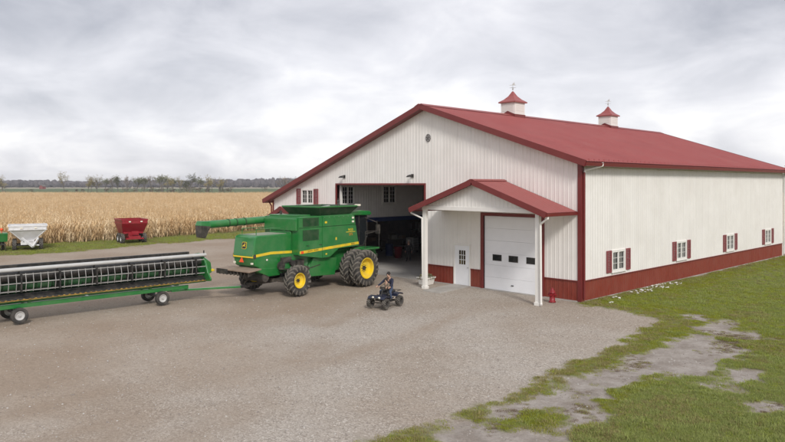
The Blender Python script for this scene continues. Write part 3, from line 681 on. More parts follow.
# interior
MB().box(-W + .17, -.12, -.08, -.17, L - .17, .02).build('barn_floor', m_conc, barn)
PX = -17.42
part_open = [(.45, 1.52, 4.05, 5.22), (4.10, 5.32, 4.05, 5.22)]
pw_ = MB(); ribbed(pw_, .2, 8.1, 3.12, lambda u: zt(PX) - .02, part_open, lambda u, o, z: (PX + o, u, z)); pt = pw_.build('loft_wall', m_grey, barn)
MB().box(PX - .14, .2, 3.0, PX - .02, 8.1, 4.0).box(PX - .14, .2, 5.25, PX - .02, 8.1, zt(PX) - .05).build('loft_framing', m_wood, barn)
MB().box(PX - .16, .2, 2.84, PX + .06, 20, 3.12).build('header_beam', m_blue, barn, bevel=.008)
for o_ in part_open: window((PX, o_[0], o_[2]), (0, 1, 0), (1, 0, 0), o_[1] - o_[0], o_[3] - o_[2], barn, False, (2, 4))
MB().prism([(PX + .1, 0), (-.18, 0), (-.18, zt(-.18) - .06), (RX, RZ - .06), (PX + .1, zt(PX + .1) - .06)], 8.1, 8.22, 'y').build('partition_wall', m_wood, barn)
MB().box(PX + .1, 8.07, 2.84, -.17, 8.10, 3.12).build('header_beam', m_blue, barn)
MB().box(-W + .16, 20.0, 0, PX, 20.12, 6.6).build('partition_wall', m_wood, barn)
MB().box(PX - .14, 8.12, 3.12, PX - .02, 20, 6.6).build('partition_wall', m_wood, barn)
for y_ in (4.1, 8.2, 12.2, 16): MB().box(PX - .12, y_ - .09, 0, PX + .04, y_ + .09, 2.84).build('support_post', m_wood, barn) if y_ > 5 else None

# ------------------------------------------------------------------ walkway slab, apron
sl_ = MB().prism([(-7.22, -2.78), (-6.08, -2.78), (-6.42, -.04), (-7.58, -.04)], -.1, .05, 'z').build('walkway_slab', m_conc, bevel=.01); tag(sl_, kind='structure')

# ------------------------------------------------------------------ wheels
def wheel(parent, name, c, Rr, wd, rim_r, rim_m, lugs=0, lug_h=.03, dish=.0, side=1, bolts=True):
    """wheel whose axle is along local x; outer face towards side*x"""
    h = wd / 2; t_ = MB()
    t_.lathe([(-h * .72, rim_r), (-h * .95, rim_r + (Rr - rim_r) * .3), (-h, rim_r + (Rr - rim_r) * .6), (-h * .86, Rr - lug_h * 1.2), (-h * .5, Rr - lug_h), (h * .5, Rr - lug_h), (h * .86, Rr - lug_h * 1.2), (h, rim_r + (Rr - rim_r) * .6), (h * .95, rim_r + (Rr - rim_r) * .3), (h * .72, rim_r)], (0, 0, 0), 'x', 40)
    nbase = len(t_.f)
    if lugs:
        for k in range(lugs):
            for sx in (-1, 1):
                a0 = 2 * math.pi * (k + (.5 if sx > 0 else 0)) / lugs; da = 2 * math.pi / lugs
                pts = []
                for (xx, aa, rr) in ((sx * h * .02, a0 + da * .95, Rr), (sx * h * .55, a0 + da * .40, Rr), (sx * h * 1.0, a0, Rr - lug_h * .9), (sx * h * 1.03, a0 - .05 * da, Rr - lug_h * 3.2)):
                    pts.append((xx, aa, rr))
                for (xa, aa, ra), (xb, ab, rb) in zip(pts[:-1], pts[1:]):
                    wda = .17 * da
                    def P(x_, a_, r_): return (x_, r_ * math.cos(a_), r_ * math.sin(a_))
                    t_.hexa([P(xa, aa - wda, ra - lug_h * 1.6), P(xa, aa + wda, ra - lug_h * 1.6), P(xb, ab + wda, rb - lug_h * 1.6), P(xb, ab - wda, rb - lug_h * 1.6), P(xa, aa - wda * .8, ra), P(xa, aa + wda * .8, ra), P(xb, ab + wda * .8, rb), P(xb, ab - wda * .8, rb)])
    w_ = t_.build(name, m_rubber, parent, loc=c)
    if lugs:
        w_.data.materials.append(m_lug)
        for p in w_.data.polygons: p.material_index = 1 if p.index >= nbase else 0
    smooth_auto(w_, 50)
    s = side; r_ = MB()
    r_.lathe([(s * h * .74, rim_r + .012), (s * h * .80, rim_r), (s * h * .74, rim_r * .93), (s * h * (.45 - dish), rim_r * .86), (s * h * (.25 - dish), rim_r * .62), (s * h * (.30 - dish), rim_r * .42), (s * h * (.34 - dish), .001)], (0, 0, 0), 'x', 32)
    r_.lathe([(-s * h * .74, rim_r + .012), (-s * h * .2, rim_r * .8), (-s * h * .2, .001)], (0, 0, 0), 'x', 24)
    rm = smooth_auto(r_.build('rim', rim_m, w_), 35)
    if bolts:
        b_ = MB(); x_ = s * h * (.36 - dish)
        b_.tube((x_ - s * .04, 0, 0), (x_ + s * .05, 0, 0), rim_r * .24, rim_r * .2, 12)
        for k in range(8): a_ = k * math.pi / 4; b_.tube((x_ - s * .03, rim_r * .34 * math.cos(a_), rim_r * .34 * math.sin(a_)), (x_ + s * .02, rim_r * .34 * math.cos(a_), rim_r * .34 * math.sin(a_)), rim_r * .035, None, 6)
        b_.build('hub', m_black if rim_m is m_jdy and dish > .2 else rim_m, w_)
    return w_

# ------------------------------------------------------------------ combine
cmbn = empty('combine_harvester', (-12.03, -8.38, 0), R(8), label='green combine harvester with yellow wheels parked facing the open barn door', cat='combine')
def cb(mb, name, mat=None, parent=None, bev=.02, sm=False):
    o = mb.build(name, mat or m_jdg, parent or cmbn, bevel=bev); return o
# chassis and separator belly
cb(MB().prism([(-.3, 1.05), (3.4, .78), (4.9, .85), (5.2, 1.9), (-.3, 1.9)], -.80, .80), 'separator_body', m_jdg, bev=.03)
cb(MB().prism([(1.25, .72), (3.3, .62), (3.45, 1.5), (1.7, 1.62)], .82, 1.02), 'lower_side_panel', m_jdg); cb(MB().prism([(1.25, .72), (3.3, .62), (3.45, 1.5), (1.7, 1.62)], -1.02, -.82), 'lower_side_panel', m_jdg)
dm = MB().box(-.55, -.6, .62, .55, 4.6, .80).box(-.92, -.3, 1.2, -.8, .9, 1.7).box(.8, -.35, 1.55, .90, .3, 1.80).box(.8, .62, 1.3, .96, 1.1, 1.62).tube((.8, -.35, 1.42), (.93, -.35, 1.42), .2, None, 16).tube((.8, .38, 1.48), (.95, .38, 1.48), .15, None, 16)
for k in range(6): dm.tube((.82, .1 + k * .22, 1.05 + .07 * (k % 2)), (1.05, .1 + k * .22, 1.05 + .07 * (k % 2)), .1 + .03 * (k % 3), None, 12)
dm.bar((.98, -.6, 1.3), (.98, 1.8, 1.0), .04, .06).bar((1.0, -.2, .9), (1.0, 2.2, 1.25), .05, .05).box(.6, .4, .75, 1.0, 1.0, 1.35)
cb(dm, 'drive_machinery', m_dark, bev=0)
cb(MB().box(-1.35, -.16, .58, 1.35, .16, .82).box(-.2, -.25, .8, .2, .25, 1.1), 'rear_axle', m_dark)
cb(MB().box(-1.3, 4.14, .80, 1.3, 4.46, 1.12).box(1.0, 3.9, .7, 1.25, 4.7, 1.5).box(-1.25, 3.9, .7, -1.0, 4.7, 1.5), 'front_axle', m_jdg)
# upper body shell
cb(MB().prism([(.5, 1.85), (2.05, 1.60), (2.65, 1.60), (3.35, 1.98), (4.98, 2.02), (4.62, 3.70), (4.5, 3.76), (.5, 3.74)], -1.20, 1.20), 'upper_body', m_jdg, bev=.03)
def side_panel(poly, sg, name='side_panel', mat=m_jdg, x0=1.20, x1=1.245, par=None):
    return cb(MB().prism(poly, *( (x0, x1) if sg > 0 else (-x1, -x0))), name, mat, par, bev=.018)
for sg in (1, -1):
    side_panel([(.50, 3.19), (2.10, 3.19), (2.10, 3.73), (.50, 3.73)], sg)
    p1 = side_panel([(.50, 1.84), (2.05, 1.60), (2.11, 1.60), (2.11, 3.165), (.50, 3.165)], sg)
    side_panel([(2.13, 3.19), (4.70, 3.19), (4.60, 3.70), (2.13, 3.73)], sg)
    p2 = side_panel([(2.13, 1.60), (2.66, 1.60), (3.36, 1.99), (4.97, 2.03), (4.72, 3.165), (2.13, 3.165)], sg)
    X0, X1 = (1.247, 1.262) if sg > 0 else (-1.262, -1.247)
    for z0, z1, y0, y1 in ((3.25, 3.68, .72, 1.85), (2.55, 3.08, .72, 1.85)):
        g = cb(MB().box(min(X0, X1), y0, z0, max(X0, X1), y1, z1), 'air_screen', m_jdg2, p1, bev=.005)
        sm_ = MB()
        for k in range(12): sm_.box(min(X0, X1) + sg * .012, y0 + .03, z0 + .02 + k * (z1 - z0 - .04) / 12, max(X0, X1) + sg * .012, y1 - .03, z0 + .04 + k * (z1 - z0 - .04) / 12)
        cb(sm_, 'grille', m_jdg2, g, bev=0)
    # stripe on the body
    xa, xb = (1.246, 1.256) if sg > 0 else (-1.256, -1.246)
    cb(MB().prism([(.52, 1.92), (2.105, 1.99), (2.105, 2.125), (.52, 2.055)], xa, xb), 'yellow_stripe', m_jdy, p1, bev=0)
    cb(MB().prism([(2.135, 1.995), (4.955, 2.12), (4.925, 2.255), (2.135, 2.13)], xa, xb), 'yellow_stripe', m_jdy, p2, bev=0)
    if sg > 0:
        text_mesh('JOHN DEERE', .135, m_black, p1, frame_at((1.2575, 1.45, 2.03), Matrix.Rotation(.043, 3, 'X') @ SIDE_R))
        text_mesh('9650', .14, m_black, p2, frame_at((1.2575, 4.45, 2.165), Matrix.Rotation(.043, 3, 'X') @ SIDE_R))
        text_mesh('9650', .20, m_jdy, p2, frame_at((1.247, 4.28, 2.92), SIDE_R)); text_mesh('STS', .19, m_amber, p2, frame_at((1.247, 4.30, 2.68), SIDE_R))
        cb(MB().box(1.246, 3.92, 2.80, 1.251, 4.66, 2.83), 'decal_line', m_jdy, p2, bev=0)
        cb(MB().box(1.247, .60, 1.93, 1.262, .78, 2.05), 'reflector', m_orange, p1, bev=0)
# engine deck and rear upper face
cb(MB().box(-1.15, .36, 3.05, 1.15, .498, 3.66), 'engine_door', m_jdg, bev=.03)
cb(MB().box(-1.0, .56, 3.742, 1.0, 1.5, 3.82), 'engine_deck', m_jdg, bev=.02)
cb(MB().box(-.72, .40, 2.0, .72, .497, 3.03), 'engine_panel', m_jdg, bev=.03)
# rear hood
hood_poly = [(-1.86, 2.86), (-1.98, 1.98), (-1.84, 1.50), (-1.2, 1.22), (-.4, 1.26), (.49, 1.55), (.49, 2.93), (-1.7, 2.93)]
hd = cb(MB().prism(hood_poly, -.73, .73), 'rear_hood', m_jdg, bev=.06)
for sg in (1, -1):
    xa, xb = (.732, .742) if sg > 0 else (-.742, -.732)
    cb(MB().prism([(-1.92, 1.92), (-.9, 2.0), (.48, 1.95), (.48, 2.075), (-.9, 2.125), (-1.90, 2.045)], xa, xb), 'yellow_stripe', m_jdy, hd, bev=0)
    cb(MB().box(min(xa, xb), -1.96, 1.86, max(xa, xb) + .004, -1.82, 2.06), 'tail_lamp', m_dark, hd, bev=0)
    cb(MB().box(sg * .62 - .05, -2.0, 1.60, sg * .62 + .05, -1.92, 1.68), 'work_lamp', m_lamp, hd, bev=0)
cb(MB().hexa([(-.70, -1.985, 1.90), (.70, -1.985, 1.90), (.70, -1.95, 1.90), (-.70, -1.95, 1.90), (-.70, -1.96, 2.06), (.70, -1.96, 2.06), (.70, -1.93, 2.06), (-.70, -1.93, 2.06)]), 'yellow_stripe', m_jdy, hd, bev=0)
lean = Matrix.Rotation(R(-7.7), 3, 'X')
def on_rear(x, z, off): # rear face leans: y from -1.98 at z 1.98 to -1.86 at 2.86
    return (x, -1.98 + (z - 1.98) * .136 - off, z)
lg = MB(); c0 = on_rear(0.03, 2.44, .012)
def plate(poly, off, name, mat, par):
    mb = MB(); pts = [on_rear(x_, z_, off) for x_, z_ in poly]; pb = [(p[0], p[1] + .008, p[2]) for p in pts]; k = len(pts)
    mb.v = pts + pb; mb.f = [tuple(range(k)), tuple(range(2 * k - 1, k - 1, -1))] + [(i, (i + 1) % k, k + (i + 1) % k, k + i) for i in range(k)]
    return mb.build(name, mat, par)
def sq(cx, cz, r, rd=.3):
    return [(cx + r * a, cz + r * b_) for a, b_ in ((-1, -1 + rd), (-1 + rd, -1), (1 - rd, -1), (1, -1 + rd), (1, 1 - rd), (1 - rd, 1), (-1 + rd, 1), (-1, 1 - rd))]
plate(sq(.03, 2.46, .165), .010, 'emblem', m_jdy, hd); plate(sq(.03, 2.46, .145), .016, 'emblem_field', m_black, hd)
deer = [(-.11, -.03), (-.07, .02), (.0, .035), (.03, .075), (.02, .115), (.045, .09), (.065, .115), (.06, .08), (.10, .06), (.07, .05), (.055, .0), (.10, -.05), (.09, -.06), (.03, -.025), (-.03, -.03), (-.09, -.09), (-.10, -.085), (-.07, -.035)]
plate([(.03 + x_, 2.455 + z_) for x_, z_ in deer], .022, 'emblem_deer', m_jdy, hd)
plate([(-.20, 1.68), (.14, 1.68), (-.03, 1.93)], .03, 'slow_vehicle_triangle', m_orange, hd)
# straw spreader tailboard with fins
tb = cb(MB().hexa([(-1.15, -2.55, 1.30), (1.12, -2.55, 1.30), (1.05, -1.75, 1.36), (-1.05, -1.75, 1.36), (-1.15, -2.55, 1.36), (1.12, -2.55, 1.36), (1.05, -1.75, 1.42), (-1.05, -1.75, 1.42)]), 'tailboard', m_tan, bev=.01)
for k in range(9):
    x_ = -1.05 + k * .255; cb(MB().hexa([(x_, -2.52, 1.10), (x_ + .03, -2.52, 1.10), (x_ * .7 + .03, -1.85, 1.18), (x_ * .7, -1.85, 1.18), (x_, -2.52, 1.299), (x_ + .03, -2.52, 1.299), (x_ * .7 + .03, -1.85, 1.34), (x_ * .7, -1.85, 1.34)]), 'spreader_fin', m_dark, tb, bev=0)
cb(MB().box(-1.17, -2.60, 1.14, -.4, -2.553, 1.37), 'tailboard_edge', m_dark, tb, bev=0)
cb(MB().prism([(-1.75, 1.25), (-1.0, .95), (-.3, .95), (-.3, 1.3), (-1.6, 1.42)], -.74, .74), 'chopper', m_jdg, bev=.03)
cb(MB().tube((-.66, -1.2, .92), (.7, -1.2, .92), .22, None, 14).box(-.05, -1.75, .52, .05, -.1, .66), 'hitch_and_rotor', m_dark, bev=0)
# grain tank extension
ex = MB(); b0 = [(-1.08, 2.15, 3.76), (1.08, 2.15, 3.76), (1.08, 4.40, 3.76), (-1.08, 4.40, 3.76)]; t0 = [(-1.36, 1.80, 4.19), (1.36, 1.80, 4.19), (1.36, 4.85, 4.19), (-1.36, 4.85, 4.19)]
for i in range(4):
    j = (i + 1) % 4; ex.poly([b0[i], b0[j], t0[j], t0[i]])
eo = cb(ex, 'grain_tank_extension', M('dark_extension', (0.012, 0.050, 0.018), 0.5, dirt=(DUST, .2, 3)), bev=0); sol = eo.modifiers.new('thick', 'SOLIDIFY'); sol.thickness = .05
rimx = MB(); 
for i in range(4): rimx.bar(t0[i], t0[(i + 1) % 4], .07, .07)
cb(rimx, 'tank_rim', m_jdg, eo, bev=.01)
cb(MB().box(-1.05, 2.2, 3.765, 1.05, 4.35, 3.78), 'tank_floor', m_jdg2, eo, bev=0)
cb(MB().tube((-.9, 3.2, 3.9), (.7, 3.2, 4.12), .13, None, 12), 'filling_auger', m_galv, eo, bev=0)
cb(MB().tube((1.25, 3.3, 4.2), (1.25, 3.3, 4.42), .07, .05, 10).tube((1.25, 3.3, 4.42), (1.25, 3.3, 4.62), .02, None, 6).ball((1.25, 3.3, 4.45), .08, 10, 6), 'beacon', m_black, bev=0)
cb(MB().box(1.20, 4.66, 4.18, 1.5, 4.82, 4.28), 'work_lamp', m_lamp, bev=.01)
for z_ in (3.56, 3.36): cb(MB().box(1.247, 4.38, z_ - .05, 1.29, 4.52, z_ + .05), 'work_lamp', m_lamp, bev=.008)
cb(MB().box(.745, -1.2, 1.72, .77, -1.12, 1.80), 'work_lamp', m_lamp, hd, bev=0)
cb(MB().tube((-.55, .95, 3.74), (-.55, .95, 4.0), .06, None, 10), 'exhaust', m_dark, bev=0)
# cab
cabm = cb(MB().prism([(4.70, 1.95), (5.75, 1.95), (6.10, 2.5), (6.02, 3.62), (4.70, 3.66)], -.88, .88), 'cab', m_glass, bev=.04)
fr_ = MB()
for sx in (-1, 1):
    for a, b_ in (((4.70, 1.95), (4.70, 3.66)), ((5.75, 1.95), (6.10, 2.5)), ((6.10, 2.5), (6.02, 3.62)), ((4.70, 1.97), (5.75, 1.97)), ((5.38, 1.97), (5.38, 3.62))):
        fr_.bar((sx * .875, *a), (sx * .875, *b_), .07, .07)
cb(fr_, 'cab_frame', m_black, cabm, bev=0)
cb(MB().prism([(4.45, 3.66), (6.25, 3.62), (6.35, 3.72), (6.2, 3.86), (5.4, 3.92), (4.5, 3.88)], -1.02, 1.02), 'cab_roof', m_jdg, cabm, bev=.06)
cb(MB().bar((.9, 5.9, 3.5), (1.55, 6.15, 3.25), .035, .035).bar((1.55, 6.15, 3.35), (1.55, 6.15, 2.75), .035, .035).box(1.42, 6.17, 2.62, 1.70, 6.23, 3.12).bar((.9, 5.9, 2.6), (1.55, 6.15, 2.75), .03, .03), 'mirror', m_dark, bev=0)
cb(MB().box(.9, 4.95, 1.80, 1.7, 6.2, 1.90).prism([(4.6, 1.92), (5.5, 1.95), (6.35, 1.80), (6.5, 1.45), (5.0, 1.35)], .85, 1.24), 'platform', m_jdg, bev=.03)
cb(MB().box(-1.75, 4.95, 1.80, -.9, 6.2, 1.90), 'platform', m_jdg, bev=.02)
ld = MB()
for x_ in (-1.72, -1.30): ld.bar((x_, 6.3, 1.85), (x_, 6.45, .55), .05, .05)
for k in range(5): ld.box(-1.72, 6.30 + .03 * k, .62 + k * .27, -1.30, 6.42 + .03 * k, .65 + k * .27)
for x_ in (-1.73, 1.68): ld.path([(x_, 5.0, 1.9), (x_, 5.0, 2.8), (x_, 6.15, 2.8), (x_, 6.15, 1.9)], .02, 6)
cb(ld, 'ladder_and_rails', m_black, bev=0)
cb(MB().hexa([(-.72, 5.0, .95), (.72, 5.0, .95), (.72, 5.3, 1.85), (-.72, 5.3, 1.85), (-.72, 6.95, .55), (.72, 6.95, .55), (.72, 7.25, 1.35), (-.72, 7.25, 1.35)]), 'feeder_house', m_jdg, bev=.03)
cb(MB().box(-.80, 6.98, .48, .80, 7.1, 1.42), 'feeder_faceplate', m_dark, bev=.01)
for y_ in (1.0, 1.9): cb(MB().path([(1.25, y_, 2.30), (1.285, y_, 2.30), (1.285, y_ + .14, 2.30), (1.25, y_ + .14, 2.30)], .012, 6), 'latch', m_black, p1, bev=0)
cb(MB().path([(.5, -1.6, 2.93), (.5, -1.6, 3.22), (.5, .2, 3.22), (.5, .2, 2.93)], .018, 6).path([(-.5, -1.6, 2.93), (-.5, -1.6, 3.22), (-.5, .2, 3.22), (-.5, .2, 2.93)], .018, 6), 'hand_rail', m_jdg, hd, bev=0)
cb(MB().box(-.66, -1.62, 2.932, .66, .2, 2.945), 'sheen_dust_top', M('sheen_dust_top', (.26, .30, .22), .6, var=.2, dirt=((.42, .38, .30), .6, 2)), hd, bev=0)  # pale sky reflection put into the hood top's colour, under patchy tan dust
for (x_, y_, z_, a_, b_) in ((1.2465, 2.3, 3.35, .16, .10), (1.2465, 3.1, 2.45, .10, .14), (1.2465, 2.35, 1.75, .12, .07)): cb(MB().box(x_, y_, z_, x_ + .003, y_ + a_, z_ + b_), 'warning_decal', m_jdy, p2, bev=0)
for k in range(5): cb(MB().path([(.84 + .03 * k, -.5 + .1 * k, 1.2), (.92 + .03 * k, .3 + .1 * k, .92 + .05 * (k % 2)), (.9, 1.4 + .2 * k, 1.0 + .04 * k), (.84, 2.4 + .15 * k, .9)], .016, 5), 'hydraulic_hose', m_black, bev=0)
for k in range(7): cb(MB().tube((1.245, 2.28 + k * .36, 3.66), (1.252, 2.28 + k * .36, 3.66), .014, None, 6), 'bolt', m_galv, p2, bev=0)
# unloading auger, folded back on the left side
A0, A1 = Vector((-1.32, 1.0, 3.54)), Vector((-1.45, -3.10, 3.42))
au = MB().tube((-1.15, 1.35, 2.7), (-1.2, 1.3, 3.45), .21, None, 16).tube((-1.2, 1.35, 3.45), A0, .21, .2, 16).tube(A0, A1, .185, .185, 18).ball((-1.2, 1.32, 3.46), .22, 14, 8)
ao = smooth_auto(cb(au, 'unloading_auger', m_jdg, bev=0), 40)
for t_ in (.42, .55, .66): p = A0.lerp(A1, t_); smooth_auto(cb(MB().tube(p, p + (A1 - A0).normalized() * .06, .205, None, 18), 'auger_band', m_jdg2, ao, bev=0), 40)
cb(MB().hexa([(-1.62, -3.42, 2.86), (-1.28, -3.42, 2.86), (-1.28, -3.12, 2.80), (-1.62, -3.12, 2.80), (-1.67, -3.44, 3.42), (-1.23, -3.44, 3.42), (-1.23, -2.86, 3.36), (-1.67, -2.86, 3.36)]), 'auger_spout', m_dark, ao, bev=.02)
cb(MB().hexa([(-1.67, -3.46, 3.40), (-1.23, -3.46, 3.40), (-1.23, -2.84, 3.34), (-1.67, -2.84, 3.34), (-1.62, -3.38, 3.62), (-1.28, -3.38, 3.62), (-1.28, -2.9, 3.60), (-1.62, -2.9, 3.60)]), 'auger_hood', m_jdg, ao, bev=.03)
for sx in (-1, 1):
    wheel(cmbn, 'rear_wheel', (sx * 1.62, 0, .735), .745, .46, .36, m_jdy, 17, .05, .25, sx)
    wheel(cmbn, 'front_wheel', (sx * 1.50, 4.3, .955), .965, .52, .54, m_jdy, 20, .06, .2, sx)
    wheel(cmbn, 'front_wheel', (sx * 2.18, 4.3, .955), .965, .52, .54, m_jdy, 20, .06, .45, sx)
    cb(MB().tube((sx * 1.5, 4.3, .955), (sx * 2.14, 4.3, .955), .17, None, 16), 'axle_hub', m_jdy, bev=0)

# ------------------------------------------------------------------ cutting platform on its trailer
HX, HY0, HY1 = -13.2, -22.2, -11.75
hdr = empty('cutting_platform', (HX, -16.9, 0), label='long green cutting platform with pale reel grid carried on a trailer', cat='header')
def hb(mb, name, mat, bev=0, parent=None): 
    mb.v = [(x_ , y_ + 16.9, z_) for x_, y_, z_ in mb.v]; return mb.build(name, mat, parent or hdr, bevel=bev)
hb(MB().prism([(-.02, .98), (-.32, 1.15), (-.42, 2.02), (-.47, 2.02), (-.38, 1.10), (-.05, .90)], HY0, HY1, 'y'), 'back_sheet', m_jdg2)
hb(MB().prism([(.61, .91), (.60, .955), (.30, 1.10), (-.01, .985), (-.015, .90)], HY0 + .01, HY1 - .01, 'y'), 'floor_pan', m_black)
hb(MB().prism([(.54, .80), (.60, .858), (-.04, .895), (-.04, .84)], HY0 + .02, HY1 - .02, 'y'), 'lower_beam', m_jdg)
hb(MB().box(-.56, HY0 + .1, 2.02, -.40, HY1 - .35, 2.16), 'top_beam', m_black, .01)
hb(MB().box(.56, HY0, .86, .64, HY1, .905), 'cutter_bar', m_black)
kg = MB(); k_ = 0; y_ = HY0 + .1
while y_ < HY1 - .1:
    kg.box(.62, y_, .905, .68, y_ + .07, .93); y_ += .21
tag(hb(kg, 'knife_guards', m_strip), kind='stuff')
hb(MB().box(.645, HY0 + .05, .872, .66, HY1 - .05, .900), 'edge_strip', m_strip)
hb(MB().tube((-.08, HY0 + .1, 1.36), (-.08, HY1 - .1, 1.36), .20, None, 16), 'auger_drum', m_jdg2)
for sg, ya, yb in ((1, HY0 + .2, -17.2), (-1, -16.8, HY1 - .2)):
    nfl = 90; fl = MB()
    for i in range(nfl):
        def HP(q, r): a_ = q / nfl * (yb - ya) / .6 * 2 * math.pi * sg; return (-.08 + r * math.cos(a_), ya + (yb - ya) * q / nfl, 1.36 + r * math.sin(a_))
        fl.poly([HP(i, .19), HP(i + 1, .19), HP(i + 1, .31), HP(i, .31)])
    hb(fl, 'auger_flighting', m_jdg2)
hb(MB().tube((.20, HY0 + .15, 1.75), (.20, HY1 - .15, 1.75), .20, None, 16), 'reel_tube', m_black)
smooth_auto(hb(MB().tube((.42, HY0 + .05, 2.05), (.42, HY1 + .05, 2.05), .08, None, 16), 'reel_top_tube', m_tube), 40)
for x_, z_ in ((.60, 1.86), (.70, 1.55), (.62, 1.24)): hb(MB().box(x_ - .018, HY0 + .1, z_ - .016, x_ + .018, HY1 - .12, z_ + .016), 'reel_bat', m_slat)
for x_, z_ in ((-.1, 1.98), (.05, 1.18)): hb(MB().tube((x_, HY0 + .1, z_), (x_, HY1 - .12, z_), .035, None, 8), 'reel_bat', m_black)
sp = [-12.31 - .02, -13.84, -15.32, -16.8, -18.24, -19.65, -21.1]
for y_ in sp:
    s_ = MB().box(.10, y_ - .03, 1.2, .72, y_ + .03, 1.92)
    s_.bar((.25, y_, 1.62), (-.1, y_, 1.98), .05, .06).bar((.25, y_, 1.62), (.05, y_, 1.18), .05, .06).bar((.25, y_, 1.62), (.42, y_, 2.06), .05, .06)
    hb(s_, 'reel_spider', m_black)
for ya, yb in zip(sp[1:] + [HY0], sp):
    for k in range(5):
        y_ = ya + (yb - ya) * (k + .62) / 5.25
        hb(MB().bar((.62, y_, 1.90), (.72, y_, 1.55), .02, .024).bar((.72, y_, 1.55), (.64, y_, 1.20), .02, .024), 'tine_bar', m_slat)
for y_ in (HY0 + .02, HY1 - .02):
    e_ = MB().prism([(-.45, .92), (.62, .84), (1.0, .88), (1.04, .98), (.78, 1.25), (.62, 1.60), (.30, 2.0), (-.1, 2.1), (-.45, 2.05)], y_ - .04, y_ + .04, 'y'); hb(e_, 'end_sheet', m_jdg, .01)
hb(MB().hexa([(.15, HY1, 1.15), (.6, HY1, 1.10), (.5, HY1 + .34, 1.2), (.1, HY1 + .34, 1.25), (.1, HY1, 2.0), (.48, HY1, 1.9), (.4, HY1 + .34, 1.65), (.05, HY1 + .3, 1.85)]), 'crop_divider', m_jdg, .04)
hb(MB().box(.3, HY1 + .30, 1.25, .52, HY1 + .46, 1.36).box(.62, HY1 + .03, .90, .80, HY1 + .12, 1.10), 'divider_tip', m_jdy, .02)
hb(MB().box(-.5, HY1 + .0, 1.35, .2, HY1 + .12, 1.55).tube((.42, HY1 - .05, 1.95), (.42, HY1 - .05, 2.26), .03), 'end_drive', m_black)

trl = empty('header_trailer', (HX, -16.9, 0), label='low green header trailer with white wheels under the cutting platform', cat='trailer')
def tb_(mb, name, mat=m_jdg, bev=.008):
    mb.v = [(x_, y_ + 16.9, z_) for x_, y_, z_ in mb.v]; return mb.build(name, mat, trl, bevel=bev)
for x_ in (.42, -.50): tb_(MB().box(x_ - .05, -20.6, .56, x_ + .05, -12.6, .74), 'side_rail')
for y_ in (-20.4, -17.0, -13.2): tb_(MB().box(-.5, y_ - .05, .58, .42, y_ + .05, .72), 'cross_member')
for y_ in (-19.3, -14.4): tb_(MB().box(.35, y_ - .05, .74, .50, y_ + .05, .86).box(-.5, y_ - .05, .74, -.40, y_ + .05, .92), 'header_rest')
for y_ in (-19.71, -13.95): tb_(MB().box(-.72, y_ - .05, .30, .62, y_ + .05, .40).box(.30, y_ - .06, .40, .42, y_ + .06, .58).box(-.5, y_ - .06, .40, -.40, y_ + .06, .58), 'axle', m_black)
for y_ in (-19.71, -13.95):
    for x_ in (.66, -.76): wheel(trl, 'wheel', (x_, y_ + 16.9, .305), .315, .19, .165, m_tube, 0, .01, .1, 1)
tb_(MB().bar((.0, -13.4, .50), (1.31, -10.25, .50), .10, .09).bar((-.35, -13.4, .52), (.32, -12.6, .50), .07, .07).bar((.42, -13.4, .52), (.34, -12.6, .50), .07, .07), 'tongue')
tb_(MB().bar((1.26, -10.35, .50), (1.40, -9.95, .52), .14, .12), 'hitch', m_black)

